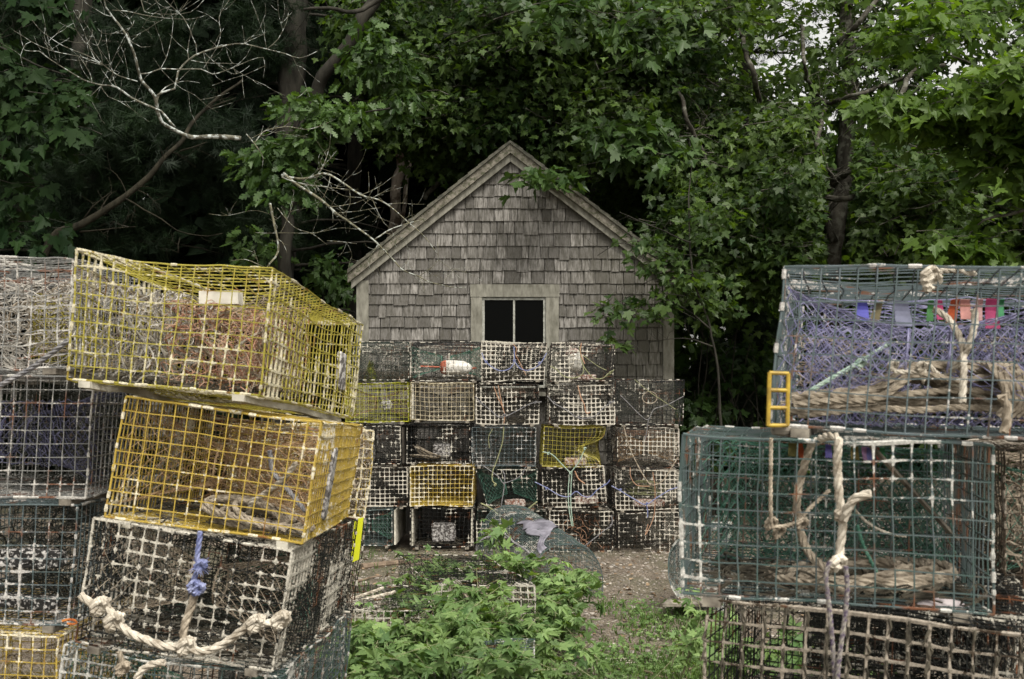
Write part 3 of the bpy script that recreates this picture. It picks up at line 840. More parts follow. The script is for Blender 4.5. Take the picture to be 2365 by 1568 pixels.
# sideways braces and ballast
blk('brick', 't34', .34, .74, .03, .22, .04, .12, 'brick'); blk('brick', 't43', .36, .76, .03, .22, .04, .12, 'brick')
blk('brick', 't44', .50, .88, .06, .26, .04, .12, 'brick'); blk('brick', 't45', .30, .80, .03, .24, .08, .16, 'brick')
blk('brick', 't14', .30, .75, .02, .17, .08, .2, 'brick')
blk('concrete_block', 't52', .33, .70, .08, .58, .10, .2, 'concrete', 0.008)
blk('concrete_block', 't32', .40, .68, .12, .50, .15, .35, 'concrete', 0.006)
blk('concrete_block', 't31', .20, .50, .04, .50, .1, .3, 'concrete', 0.006)
for k_, n_ in (('t11', 110), ('t12', 40), ('t13', 90), ('t14', 40), ('t21', 30), ('t22', 70), ('t23', 60), ('t24', 40), ('t33', 40), ('t35', 60), ('t41', 30), ('t43', 40), ('t44', 30), ('t45', 60), ('t52', 60), ('t53', 30), ('t54', 50), ('t55', 20)):
    weed(k_, (0.05, 0.95), (0.02, 0.4), n_, h=0.10 if k_ in ('t11', 't22', 't13') else 0.05)

def SB(*pts, d=9.58): return [pix(x, y, d) for x, y in pts]
rope_part('bridle_rope', [SB((1112, 815), (1122, 836), (1150, 855), (1175, 852), (1187, 833), (1186, 800)), SB((1187, 833), (1200, 850), (1220, 855), (1245, 842), (1262, 815))], .0045, 'rope_blue', TR['t13'][0], [pix(1122, 836, 9.58), pix(1187, 833, 9.58), pix(1245, 838, 9.58)])
rope_part('cord', [SB((1185, 795), (1193, 805), (1190, 818), (1196, 830), (1214, 866))], .0035, 'rope_orange', TR['t13'][0])
rope_part('bridle_rope', [SB((1097, 915), (1108, 928), (1130, 945), (1150, 962), (1168, 961), (1195, 948), (1225, 932), (1250, 928))], .0045, 'rope_grey', TR['t23'][0], [pix(1108, 928, 9.58), pix(1165, 958, 9.58), pix(1236, 929, 9.58)])
rope_part('cord', [SB((1140, 892), (1150, 920), (1158, 935), (1165, 958), (1163, 978)), SB((1150, 890), (1155, 915), (1163, 950))], .004, 'rope_orange', TR['t23'][0])
rope_part('bridle_rope', [SB((1263, 914), (1280, 932), (1305, 945), (1330, 963), (1350, 966), (1375, 960), (1395, 940), (1418, 926))], .0045, 'rope_grey', TR['t24'][0], [pix(1279, 930, 9.58), pix(1336, 962, 9.58), pix(1408, 929, 9.58)])
rope_part('cord', [SB((1333, 890), (1342, 915), (1348, 935), (1352, 955), (1362, 952))], .005, 'rope_orange', TR['t24'][0], jit=.02)
rope_part('stick', [SB((1292, 923), (1320, 934), (1345, 938), d=9.8)], .009, 'runner_pale', TR['t24'][0])
rope_part('bridle_rope', [SB((1270, 846), (1285, 853), (1300, 868), (1325, 873), (1345, 863), (1347, 845)), SB((1338, 800), (1342, 830), (1350, 850), (1370, 872), (1390, 874), (1405, 862), (1418, 854))], .0045, 'rope_green', TR['t14'][0], [pix(1410, 860, 9.58), pix(1403, 866, 9.6)], ks=3)
rope_part('cord', [SB((1342, 792), (1340, 815), (1350, 840))], .005, 'rope_orange', TR['t14'][0])
rope_part('cord', [SB((1345, 820), (1380, 845), (1400, 855))], .003, 'rope_green', TR['t14'][0])
rope_part('bridle_rope', [SB((1432, 912), (1445, 925), (1480, 960), (1497, 968), (1510, 945), (1540, 935), (1578, 915)), SB((1497, 968), (1494, 990), (1489, 1018))], .0032, 'rope_grey', TR['t25'][0])
rope_part('cord', [SB((1465, 876), (1500, 905), (1560, 945))], .0028, 'rope_green', TR['t25'][0])
ring = [pix(1500 + 17 * math.cos(a), 918 + 14 * math.sin(a), 9.6) for a in np.linspace(0, 2 * math.pi, 26)]
rope_part('net_ring', [ring], .003, 'net_tan', TR['t25'][0])
rope_part('cord', [SB((1163, 986), (1160, 1020), (1148, 1060), (1137, 1090), (1137, 1110), (1146, 1118))], .005, 'rope_green', TR['t33'][0], [pix(1143, 1120, 9.58)])
rope_part('cord', [SB((1137, 990), (1128, 1010), (1130, 1035))], .003, 'rope_green', TR['t33'][0])
rope_part('bridle_rope', [SB((1115, 1075), (1150, 1100), (1164, 1115), (1200, 1100), (1214, 1078)), SB((1160, 1085), (1165, 1100), (1163, 1130), (1156, 1175))], .0042, 'rope_grey', TR['t43'][0], [pix(1164, 1116, 9.58)])
for l_ in (SB((1110, 1162), (1130, 1172), (1150, 1188)), SB((1240, 1158), (1225, 1170), (1206, 1186))): rope_part('cord', [l_], .0065, 'rope_green', TR['t43'][0])
rope_part('bridle_rope', [SB((1253, 1043), (1275, 1050), (1300, 1075), (1317, 1092)), SB((1350, 1038), (1335, 1068), (1317, 1092)), SB((1315, 1092), (1312, 1130), (1313, 1170), (1320, 1215)), SB((1320, 1092), (1318, 1130), (1318, 1170), (1323, 1215))], .0045, 'rope_teal', TR['t34'][0], [pix(1266, 1047, 9.56), pix(1350, 1036, 9.57), pix(1317, 1092, 9.56)], ks=2.6)
rope_part('bridle_rope', [SB((1235, 1113), (1265, 1128), (1290, 1143), (1312, 1147), (1330, 1135), (1345, 1145), (1362, 1147), (1380, 1130), (1400, 1118), (1408, 1108))], .0045, 'rope_blue', TR['t44'][0], [pix(1262, 1128, 9.58), pix(1395, 1120, 9.58)])
rope_part('cord', [SB((1327, 1088), (1335, 1105), (1350, 1117))], .006, 'rope_orange', TR['t44'][0])
rope_part('bridle_rope', [SB((1440, 986), (1452, 1030), (1470, 1070), (1490, 1105), (1506, 1120), (1530, 1110), (1550, 1080), (1566, 1055))], .005, 'rope', TR['t35'][0], [pix(1502, 1118, 9.58)])
rope_part('bridle_rope', [SB((1412, 1122), (1432, 1133), (1460, 1150), (1490, 1165), (1515, 1150), (1545, 1132), (1565, 1125)), SB((1492, 1163), (1495, 1180), (1495, 1195))], .0045, 'rope_blue', TR['t45'][0], [pix(1432, 1131, 9.58), pix(1493, 1163, 9.58)])
rope_part('cord', [SB((1455, 1080), (1456, 1100), (1470, 1120), (1500, 1123)), SB((1507, 1090), (1512, 1130), (1511, 1180), (1505, 1205), (1490, 1235), (1496, 1210))], .0038, 'rope_orange', TR['t45'][0])
rope_part('bridle_rope', [SB((1412, 1190), (1412, 1212), (1395, 1225), (1370, 1245), (1345, 1262), (1335, 1245))], .0045, 'rope_grey', TR['t54'][0], [pix(1410, 1213, 9.58)])
mb = MB(); rt = TR['t54'][0]
for k in range(30):
    c = np.array([R.uniform(1295, 1385), R.uniform(1215, 1262)])
    pts = []; a = R.uniform(0, 6.28)
    for i in range(6):
        a += R.uniform(-.9, .9); c = c + np.array([math.cos(a), math.sin(a)]) * R.uniform(7, 14); c[0] = min(1395, max(1290, c[0])); c[1] = min(1266, max(1188, c[1]))
        pts.append(pix(c[0], c[1], 9.72 + R.uniform(-.04, .1)))
    mb.tube(catmull(pts, .012), R.uniform(.0018, .004), sides=5)
mb.build('tangled_cord', M['rope_orange'], rt)
# coils of old line inside stack traps: things of their own
def coil(name, label, group, key, u, v, w, rx, rw, turns, r, mat, h=0.05, seed=1, tail=None, tilt=0.0, squash=0.0):
    root, pos, (wd, ht, L) = TR[key]
    rr = random.Random(seed); pts = []
    N = int(turns * 22)
    for i in range(N):
        a = i / 22 * 2 * math.pi; t = i / N
        k = 0.72 + 0.28 * math.sin(i / 22 * 2.4 + seed) + rr.uniform(-.03, .03)
        z = v + (h / ht) * (0.15 + 0.85 * abs(math.sin(t * 5.3 + seed))) * (0.6 + 0.4 * math.cos(a * 1.0 + seed))
        p = pos(u + rx / wd * k * math.cos(a) + 0.02 * math.sin(t * 9), z + tilt * math.cos(a) + squash * math.sin(a) ** 2 * t, w + rw / L * k * math.sin(a))
        pts.append(p)
    mb = MB(); strands(mb, pts, r, step=max(.010, r * 1.3), sides=5)
    if tail: strands(mb, [pts[-1]] + [Vector(q) for q in tail], r)
    o = mb.build(name, M[mat], None, org=pos(u, 0.0, w)); tag(o, label, 'rope', group)
    return o
coil('rope_coil', 'tan rope coil inside the black third row trap beside a pale block', 'rope coils inside the traps', 't32', .28, .08, .18, .13, .12, 7, .006, 'rope', .12, 3)
coil('rope_coil', 'faint straw coloured rope coil inside the cream wire trap', 'rope coils inside the traps', 't22', .45, .06, .22, .20, .12, 5, .005, 'rope', .06, 5)
coil('rope_coil', 'olive rope coil inside the fourth row trap at the right end', 'rope coils inside the traps', 't45', .5, .3, .16, .18, .09, 9, .0045, 'rope_green', .14, 8)

# buoys
def buoy(label, c, axis, L, rad, mat, mat2, stick=None, band=True):
    b_ = thing('buoy', label, 'buoy', c, 'lobster buoys kept inside the traps')
    prof = [(-L / 2, rad * .02), (-L / 2, rad * .55), (-L * .46, rad * .75), (-L * .38, rad * .93), (-L * .25, rad), (0, rad), (L * .22, rad * .95), (L * .36, rad * .78), (L * .45, rad * .5), (L * .5, rad * .22), (L * .5, rad * .02)]
    cc = Vector(c)
    mb = MB(); mb.lathe(cc, axis, prof, 20); mb.build('float_body', M[mat], b_, sm=True)
    if band:
        mb = MB(); mb.lathe(cc, axis, [(-L * .505, rad * .1), (-L * .505, rad * .60), (-L * .46, rad * .80), (-L * .38, rad * .965), (-L * .33, rad * .995), (-L * .33, rad * .9)], 20); mb.build('painted_band', M[mat2], b_, sm=True)
    if stick:
        mb = MB(); ax = Vector(axis).normalized(); mb.tube([cc - ax * (L * .5), cc - ax * (L * .5 + stick)], .008, sides=8, cap=True); mb.tube([cc + ax * L * .5, cc + ax * (L * .5 + .04)], .009, sides=8, cap=True); mb.build('spindle', M[mat2], b_)
    return b_
M['buoy_white'] = simple_mat('weathered_white_foam', (0.42, 0.39, 0.33), (0.72, 0.70, 0.65), 14, 0.8, .3, .55, bmp=0.3)
M['buoy_red'] = simple_mat('faded_red_paint', (0.26, 0.06, 0.03), (0.48, 0.16, 0.10), 20, 0.7)
buoy('white buoy with a red end and red stick lying in the top row trap', pix(1053, 849, 9.74), (1, .1, -.03), .27, .062, 'buoy_white', 'buoy_red', .17)
buoy('pale grey white buoy standing upright inside the top right trap', pix(1325, 833, 9.72), (.25, .1, -1), .20, .064, 'buoy_white', 'brick', .03)
b_ = buoy('small grey ring shaped float in the lime yellow trap', pix(893, 935, 9.82), (.3, 1, .1), .06, .055, 'concrete', 'rope', None, False)
mb = MB()
for k in range(700):
    t = R.random(); a = R.uniform(0, 6.28); rr_ = .05 * (1 - t) * R.uniform(.7, 1.05) + .006
    c_ = pix(856, 879, 9.8) + Vector((rr_ * math.cos(a), rr_ * math.sin(a), t * .17)); d_ = Vector((math.cos(a), math.sin(a), R.uniform(-.5, .8))) * R.uniform(.006, .016)
    mb.tube([c_, c_ + d_], [.0018, .0006], sides=3)
mb.tube([pix(856, 881, 9.8), pix(856, 881, 9.8) + Vector((0, 0, .15))], [.045, .008], sides=10, cap=True)
M['moss'] = simple_mat('green_moss', (0.06, 0.08, 0.015), (0.20, 0.20, 0.04), 30, 0.95)
o = mb.build('mossy_cone', M['moss'], None, org=pix(856, 881, 9.8)); tag(o, 'moss covered green cone standing inside the top left trap of the shed stack', 'net cone')

# ---- near left stack
def V3(*a): return Vector(a)
D1 = ((pix(836, 752, 4.2) - pix(634, 622, 3.15)) + (pix(807, 965, 4.2) - pix(601, 908, 3.15))) * 0.5
def sag1(u, v, w, P):
    P = P.copy(); t = smooth(.82, 1.0, v)
    P[:, 2:3] -= 0.05 * t * np.exp(-((w - .5) / .3) ** 2) * np.sin(np.pi * u)
    P[:, 2:3] += 0.012 * t * np.exp(-((u - .0) / .15) ** 2)
    return P
trap('l1', 'l', 'big weathered yellow wire trap tipped on top of the near left stack, orange netting inside', pix(183, 588, 3.2), pix(634, 622, 3.15), pix(601, 908, 3.15), pix(160, 869, 3.2), D1,
     'yellow', .27, nets=('net_tan', 'net_orange'), n=(15, 9, 28), r=.0019, runners='runner_pale', seed=51, rfac=1.0, custom=sag1, warp=.007, detail=3, inner=1.15)
trap('l2', 'l', 'amber yellow wire trap holding a rope coil, second from top in near left stack', pix(289, 915, 3.22), pix(742, 976, 3.15), pix(698, 1256, 3.15), pix(245, 1195, 3.22), (-.025, 1.05, -.03),
     'orange', .17, nets=('net_brown', 'net_orange'), n=(15, 9, 28), r=.0020, seed=52, rfac=.8, warp=.004, detail=3, inner=1.3, runners='runner_pale')
trap('l3', 'l', 'black barnacled trap with a thick knotted rope bridle, under the amber trap', pix(216, 1198, 3.2), pix(677, 1270, 3.12), pix(633, 1550, 3.12), pix(176, 1478, 3.2), (.04, 1.03, -.02),
     'black', .24, nets=('net_tan', 'net_green'), n=(15, 9, 27), seed=53, rfac=.9, nodes=.14, inner=.8, warp=.005, detail=3)
dn = pix(176, 1478, 3.2) - pix(216, 1198, 3.2)
a4, b4 = pix(144, 1497, 3.2), pix(640, 1566, 3.12)
trap('l4', 'l', 'dark green wire trap at the bottom of the near left stack, leaves pressing its side', a4, b4, b4 + dn * .95, a4 + dn * .95, (.04, 1.03, -.02), 'green', .32, nets=('net_green', 'net_dark'), seed=54, rfac=1.2)
a4 = a4 + dn; b4 = b4 + dn
trap('l4b', 'l', 'lowest trap under the dark green one at the near left, resting on the ground', a4, b4, V3(b4.x, b4.y, .03), V3(a4.x, a4.y, .03), (.04, 1.0, 0), 'black', .3, nets=None, seed=55, detail=1, clips=0)
trap('l6', 'l', 'pale grey tangled trap at the top of the leftmost stack, cut off by the frame', pix(-290, 588, 3.45), pix(168, 598, 3.45), pix(158, 850, 3.45), pix(-290, 842, 3.45), (.0, 1.0, -.02), 'grey', .50, nets=('net_tan', 'net_grey'), n=(15, 9, 26), seed=56, rfac=1.0, warp=.012, detail=3)
trap('l7', 'l', 'grey bare wire trap with dark blue netting, second in the leftmost stack', pix(-240, 864, 3.4), pix(217, 870, 3.4), pix(196, 1150, 3.4), pix(-258, 1144, 3.4), (.0, .98, 0), 'grey', .46, nets=('net_navy', 'net_dark'), n=(15, 9, 26), seed=57, rfac=.6, warp=.003, detail=2)
trap('l8', 'l', 'dark slate trap full of barnacled blocks, third in the leftmost stack', pix(-270, 1160, 3.4), pix(178, 1167, 3.4), pix(160, 1443, 3.4), pix(-286, 1436, 3.4), (.0, .98, 0), 'slate', .25, nets=('net_dark', 'net_dark'), n=(15, 9, 26), seed=58, rfac=1.6, warp=.004)
trap('l5', 'l', 'yellow wire trap at the bottom left corner of the view', pix(-310, 1458, 3.35), pix(133, 1470, 3.35), pix(122, 1740, 3.35), pix(-320, 1732, 3.35), (.0, 1.0, 0), 'orange', .28, nets=('net_tan', None), n=(15, 9, 26), seed=59, rfac=1.0, warp=.006)
a5, b5 = pix(-320, 1750, 3.35), pix(122, 1757, 3.35)
trap('l5b', 'l', 'lowest trap under the yellow one at the far left, resting on the ground', a5, b5, V3(b5.x, b5.y, .03), V3(a5.x, a5.y, .03), (0, 1.0, 0), 'black', .3, nets=None, seed=60, detail=1, clips=0)
trap('l9', 'l', 'brown heavily fouled trap peeking out behind the amber trap', pix(560, 985, 4.36), pix(864, 990, 4.36), pix(838, 1192, 4.36), pix(545, 1190, 4.36), (-.16, .48, 0), 'orange', .62, nets=('net_tan', 'net_tan'), seed=61, rfac=2.0, warp=.010, detail=3)
trap('l10', 'l', 'encrusted trap with a bright yellow panel, behind the black rope bridle trap', pix(540, 1200, 4.34), pix(838, 1204, 4.34), pix(812, 1415, 4.34), pix(520, 1411, 4.34), (-.14, .5, 0), 'brown', .5, nets=('net_tan', 'net_tan'), seed=62, rfac=1.6, warp=.008)
a9, b9 = pix(520, 1421, 4.34), pix(812, 1425, 4.34)
trap('l11', 'l', 'green trap low behind the near left stack beside the coiled line', a9, b9, V3(b9.x - .03, b9.y, .30), V3(a9.x - .03, a9.y, .30), (-.12, .5, 0), 'green', .4, nets=None, seed=63, rfac=1.3)
trap('l12', 'l', 'bottom trap on the ground behind the near left stack', V3(a9.x - .03, a9.y, .275), V3(b9.x - .03, b9.y, .275), V3(b9.x - .03, b9.y, .03), V3(a9.x - .03, a9.y, .03), (-.12, .5, 0), 'black', .3, nets=None, seed=64, detail=1, clips=0)
M['yellow_plastic'] = simple_mat('bright_yellow_plastic', (0.55, 0.58, 0.02), (0.62, 0.64, 0.03), 5, 0.5)
mb = MB(); p0, p1, p2, p3 = pix(817, 1200, 4.30), pix(839, 1195, 4.30), pix(828, 1292, 4.30), pix(810, 1300, 4.30)
t_ = Vector((0, .012, 0)); mb.hexa([p3, p2, p2 + t_, p3 + t_, p0, p1, p1 + t_, p0 + t_]); mb.build('plastic_panel', M['yellow_plastic'], TR['l10'][0])

def near(z, pts, d, sc=None):
    ox, oy, k = z
    return [pix(ox + x * k, oy + y * k, dd if isinstance(d, (list, tuple)) else d) for (x, y), dd in zip(pts, d if isinstance(d, (list, tuple)) else [d] * len(pts))]
Z1 = (0, 567.4, .36186); Z2 = (0, 1040.2, .35986); Z4 = (1550.8, 586.3, .3439); Z5 = (1550.8, 974.0, .3788)
root = TR['l3'][0]
rope_part('bridle_rope', [near(Z2, [(515, 925), (590, 985), (690, 1015), (745, 1095), (840, 1175), (940, 1215), (1050, 1255), (1180, 1262), (1300, 1290), (1400, 1258), (1500, 1195), (1610, 1115), (1720, 1110), (1850, 1085)], 3.08)], .0115, 'rope_white', root,
          [pix(*p, 3.08) for p in ((230, 1400), (262, 1435), (428, 1492), (590, 1440), (648, 1432))], ks=1.9)
rope_part('hanging_rope', [near(Z2, [(1245, 930), (1225, 1010), (1195, 1090), (1175, 1170), (1185, 1250)], 3.09)], .0115, 'rope', root)
rope_part('tie_rope', [near(Z2, [(1285, 520), (1275, 600), (1265, 680), (1270, 760), (1240, 840), (1265, 900), (1235, 930)], 3.09)], .0075, 'rope_blue', root, near(Z2, [(1285, 740), (1240, 870), (1275, 890)], 3.08), ks=2.0)
mb = MB()
for k in range(70):
    c_ = near(Z2, [(1285, 740)], 3.08)[0]; d_ = Vector((R.gauss(.3, 1), R.gauss(-.3, .5), R.gauss(0, .8))).normalized() * R.uniform(.012, .035)
    mb.tube([c_ + d_ * .2, c_ + d_ + Vector((0, 0, -.004))], [.0012, .0006], sides=3)
mb.build('frayed_end', M['rope_blue'], root)
rope_part('hanging_rope', [near(Z2, [(875, 1466), (910, 1410), (980, 1370), (1060, 1360)], 3.06)], .010, 'rope_white', TR['l4'][0])
rope_part('hanging_rope', [near(Z2, [(765, 1290), (780, 1350), (795, 1420)], 3.07)], .008, 'rope', TR['l4'][0], near(Z2, [(785, 1400)], 3.07))
coil('rope_coil', 'thick pale rope coil lying inside the amber yellow trap', 'rope coils inside the traps', 'l2', .70, .03, .14, .165, .10, 8, .0085, 'rope', .075, 4)
rope_part('rope_end', [near(Z2, [(1900, 80), (1820, 180), (1720, 260), (1620, 330), (1590, 400)], [3.22, 3.25, 3.3, 3.33, 3.36])], .008, 'rope_white', TR['l2'][0])
rope_part('rope_end', [near(Z2, [(1730, 0), (1750, 130), (1830, 230), (1960, 390)], [3.3, 3.3, 3.26, 3.22])], .007, 'rope_grey', TR['l2'][0])
rope_part('tie_rope', [near(Z1, [(0, 890), (200, 780), (440, 600)], [3.3, 3.28, 3.25])], .008, 'rope_grey', TR['l6'][0])
# bits inside the top yellow trap
mb = MB(); P_ = TR['l1'][1]
tangle(mb, lambda u, v, w: P_(.05 + u * .42, .03 + v * .8, .05 + w * .4), 80, .0019, 24, R); mb.build('tangled_twine', M['net_pale'], TR['l1'][0])
mb = MB()
tangle(mb, lambda u, v, w: P_(.42 + u * .5, .03 + v * .72, .05 + w * .42), 100, .0015, 26, R); mb.build('tangled_twine', M['net_orange'], TR['l1'][0])
mb = MB()
tangle(mb, lambda u, v, w: P_(.90 + u * .09, .03 + v * .75, .05 + w * .35), 50, .0016, 20, R); mb.build('tangled_twine', M['net_tan'], TR['l1'][0])
rope_part('stick', [near(Z1, [(870, 108), (1100, 195), (1330, 285)], [3.25, 3.4, 3.6])], .006, 'runner_pale', TR['l1'][0])
for l_ in (near(Z1, [(790, 430), (880, 560), (960, 660)], 3.3), near(Z1, [(840, 430), (950, 570), (1060, 690)], 3.35), near(Z1, [(1500, 650), (1620, 570), (1720, 530)], 3.25)): rope_part('stick', [l_], .004, 'runner_pale', TR['l1'][0])
M['foam'] = simple_mat('white_foam', (0.50, 0.47, 0.40), (0.75, 0.72, 0.64), 9, 0.8)
mb = MB(); a_, b_2 = near(Z1, [(1280, 290), (1530, 375)], 3.4); mb.box((a_.x, 3.38, b_2.z), (b_2.x, 3.44, a_.z)); mb.build('foam_float', M['foam'], TR['l1'][0])
blk('escape_vent', 'l1', .985, 1.012, .25, .62, .75, .82, 'concrete', .003); blk('escape_vent', 'l2', .985, 1.014, .12, .78, .28, .36, 'concrete', .004)
P6 = TR['l6'][1]; mb = MB(); tangle(mb, lambda u, v, w: P6(.3 + u * .7, .03 + v * .85, .03 + w * .5), 75, .0021, 26, R); mb.build('tangled_twine', M['net_pale'], TR['l6'][0])
P2 = TR['l2'][1]; mb = MB(); tangle(mb, lambda u, v, w: P2(.30 + u * .66, .15 + v * .7, .30 + w * .3), 130, .0013, 26, R); mb.build('tangled_twine', M['net_brown'], TR['l2'][0])
P3 = TR['l3'][1]; mb = MB(); tangle(mb, lambda u, v, w: P3(.03 + u * .94, .03 + v * .85, .30 + w * .6), 90, .0016, 22, R); mb.build('tangled_twine', M['net_dark'], TR['l3'][0])
P9 = TR['l9'][1]; mb = MB(); tangle(mb, lambda u, v, w: P9(.5 + u * .5, v, w * .6), 140, .0018, 20, R); mb.build('tangled_twine', M['net_tan'], TR['l9'][0])
P7 = TR['l7'][1]; mb = MB(); net_sheet(mb, lambda a, t: P7(.45 + a * .53, .25 + t * .55, .12 + .05 * math.sin(a * 6)), 34, 12, .0015, .006); mb.build('netting', M['net_navy'], TR['l7'][0])
mb = MB(); tangle(mb, lambda u, v, w: P7(.4 + u * .58, .03 + v * .9, .2 + w * .6), 120, .0016, 22, R); mb.build('tangled_twine', M['net_dark'], TR['l7'][0])
P8 = TR['l8'][1]; mb = MB(); tangle(mb, lambda u, v, w: P8(.4 + u * .58, .03 + v * .9, .2 + w * .6), 90, .0016, 22, R); mb.build('tangled_twine', M['net_dark'], TR['l8'][0])
blk('concrete_block', 'l8', .50, .90, .45, .60, .05, .12, 'barnacle', .008); blk('concrete_block', 'l8', .55, .88, .10, .20, .05, .12, 'barnacle', .008)
# rolled yellow mesh wedged between the two top traps
mb = MB(); c0 = pix(150, 835, 3.75); ax_ = Vector((-.02, .02, .215))
for k in range(22):
    a = k / 22 * 6.283
    mb.tube([c0 + ax_ * t + Vector((math.cos(a) * .11 * (1 - .25 * t), math.sin(a) * .10, 0)) * (1 + .08 * math.sin(9 * t + k)) for t in np.linspace(0, 1, 9)], .0016, sides=4, crust=.2)
for t in np.linspace(0, 1, 16):
    mb.tube([c0 + ax_ * t + Vector((math.cos(a) * .11 * (1 - .25 * t), math.sin(a) * .10, .004 * math.sin(5 * a))) for a in np.linspace(0, 6.28, 22)[:-1]], .0016, sides=4, crust=.2, closed=True)
o = mb.build('mesh_roll', M['yellow'], None, org=c0); tag(o, 'small roll of yellow wire mesh inside the pale grey tangled trap', 'wire roll')
M['orange_plastic'] = simple_mat('orange_plastic', (0.30, 0.08, 0.02), (0.5, 0.17, 0.03), 30, .7)
mb = MB(); strands(mb, near(Z2, [(400, 1095), (440, 1085), (480, 1090), (500, 1105), (470, 1115), (430, 1110)], 3.3), .004); o = mb.build('clip', M['orange_plastic'], TR['l5'][0])

# ---- near right stack
FTL = pix(1802, 619, 2.33); FTR = V3(1.12, 2.13, 1.655); FBL = pix(1779, 985, 2.33); FBR = FTR + (FBL - FTL)
trap('r1', 'r', 'slate green wire trap with violet netting and big rope hank, topmost at near right', FTL, FTR, FBR, FBL, (.26, .85, 0), 'slate', .24, nets=('net_blue', 'net_blue'), n=(16, 9, 22), r=.0019, seed=71, rfac=.7, warp=.006, detail=3)
trap('r2', 'r', 'dark green wire trap with white rope hanging down its front, second at near right', pix(1575, 999, 2.32), pix(2295, 1036, 2.2), pix(2291, 1422, 2.2), pix(1566, 1366, 2.32), (.2, .82, 0), 'green', .28, nets=(None, 'net_green'), n=(16, 9, 21), r=.0019, seed=72, rfac=.7, warp=.006, detail=3)
T3a = pix(1634, 1384, 2.3); T3b = V3(.95, 2.04, .982); dn3 = V3(-.006, 0, -.325)
trap('r3', 'r', 'brown crusted wire trap under the dark green one, bottom right of the view', T3a, T3b, T3b + dn3, T3a + dn3, (.3, .82, 0), 'crusty', .60, nets=(None, 'net_dark'), inner=.3, inner_mat='black', n=(16, 8, 21), seed=73, rfac=.9, warp=.006, detail=3)  # inner wires coloured black to stand in for the shade inside
dn4 = dn3 * 1.06
trap('r5', 'r', 'trap hidden below the brown crusted one in the near right stack', T3a + dn4, T3b + dn4, T3b + dn4 * 2 + V3(0, 0, .02), T3a + dn4 * 2 + V3(0, 0, .02), (.3, .82, 0), 'black', .3, nets=None, seed=74, detail=1, clips=0)
e1, e2 = T3a + dn4 * 2, T3b + dn4 * 2
trap('r6', 'r', 'lowest trap of the near right stack, resting on the ground', e1, e2, V3(e2.x, e2.y, .03), V3(e1.x, e1.y, .03), (.3, .82, 0), 'black', .3, nets=None, seed=75, detail=1, clips=0)
q0 = V3(1.18, 2.72, 1.285); q1 = V3(1.76, 2.58, 1.28)
dq = V3(0, 0, -.33)
trap('r4', 'r', 'brown fouled trap standing at the far right edge behind the dark green trap', q0, q1, q1 + dq, q0 + dq, (.2, .85, 0), 'crusty', .5, nets=('net_green', 'net_tan'), seed=76, rfac=1.4, warp=.008)
dq2 = V3(0, 0, -.345)
trap('r4b', 'r', 'dark trap below the brown one at the far right edge', q0 + dq2, q1 + dq2, q1 + dq2 + dq, q0 + dq2 + dq, (.2, .85, 0), 'black', .45, nets=('net_tan', 'net_grey'), seed=77, rfac=1.6)
trap('r4c', 'r', 'trap under the dark one at the far right edge, out of sight below', q0 + dq2 * 2, q1 + dq2 * 2, q1 + dq2 * 2 + dq, q0 + dq2 * 2 + dq, (.2, .85, 0), 'black', .3, nets=None, seed=78, detail=1, clips=0)
trap('r4d', 'r', 'ground level trap at the far right edge', q0 + dq2 * 3, q1 + dq2 * 3, V3(q1.x, q1.y, .03), V3(q0.x, q0.y, .03), (.2, .85, 0), 'black', .3, nets=None, seed=79, detail=1, clips=0)
P4 = TR['r4'][1]; mb = MB(); tangle(mb, lambda u, v, w: P4(u * .6, .03 + v * .9, w * .6), 120, .0024, 20, R); mb.build('tangled_twine', M['net_tan'], TR['r4'][0])
trap('r7', 'r', 'black trap standing behind the brown crusted one at the lower right', V3(.86, 3.28, .985), V3(1.44, 3.14, .985), V3(1.44, 3.14, .66), V3(.86, 3.28, .66), (.2, .85, 0), 'black', .2, nets=('net_dark', 'net_dark'), seed=85)
trap('r8', 'r', 'black trap low behind the near right stack', V3(.86, 3.28, .64), V3(1.44, 3.14, .64), V3(1.44, 3.14, .33), V3(.86, 3.28, .33), (.2, .85, 0), 'black', .2, nets=('net_dark', 'net_dark'), seed=86)
trap('r9', 'r', 'black trap on the ground behind the near right stack', V3(.86, 3.28, .305), V3(1.44, 3.14, .305), V3(1.44, 3.14, .03), V3(.86, 3.28, .03), (.2, .85, 0), 'black', .2, nets=('net_dark', None), seed=87)
for k_ in ('r7', 'r8'):
    P4 = TR[k_][1]; mb = MB(); tangle(mb, lambda u, v, w: P4(u, .03 + v * .9, w), 160, .0028, 20, R); mb.build('tangled_twine', M['net_dark'], TR[k_][0])
PR1 = TR['r1'][1]
mb = MB()
for lay_ in range(3):
    net_sheet(mb, lambda a, t: PR1(.08 + a * .90, .04 + t * .66, .30 + .06 * lay_ + .03 * math.sin(a * 7 + t * 4 + lay_ * 2)), 46 + 5 * lay_, 14 + lay_, .0017, .004)
mb.build('netting', M['net_blue'], TR['r1'][0])
mb = MB(); tangle(mb, lambda u, v, w: PR1(.05 + u * .9, .05 + v * .6, .36 + w * .2), 50, .0013, 24, R); mb.build('tangled_twine', M['net_tan'], TR['r1'][0])
PR2 = TR['r2'][1]
mb = MB()
for lay_ in range(3):
    net_sheet(mb, lambda a, t: PR2(.08 + a * .86, .06 + t * .86, .50 + .05 * lay_ + .09 * math.sin(a * 3.1) * math.sin(t * 3) + .04 * math.sin(a * 11)), 52 + 5 * lay_, 19, .0016, .004)
mb.build('netting', M['net_green'], TR['r2'][0])
mb = MB(); tangle(mb, lambda u, v, w: PR2(.1 + u * .8, .08 + v * .8, .5 + w * .35), 40, .0013, 24, R); mb.build('tangled_twine', M['net_dark'], TR['r2'][0])
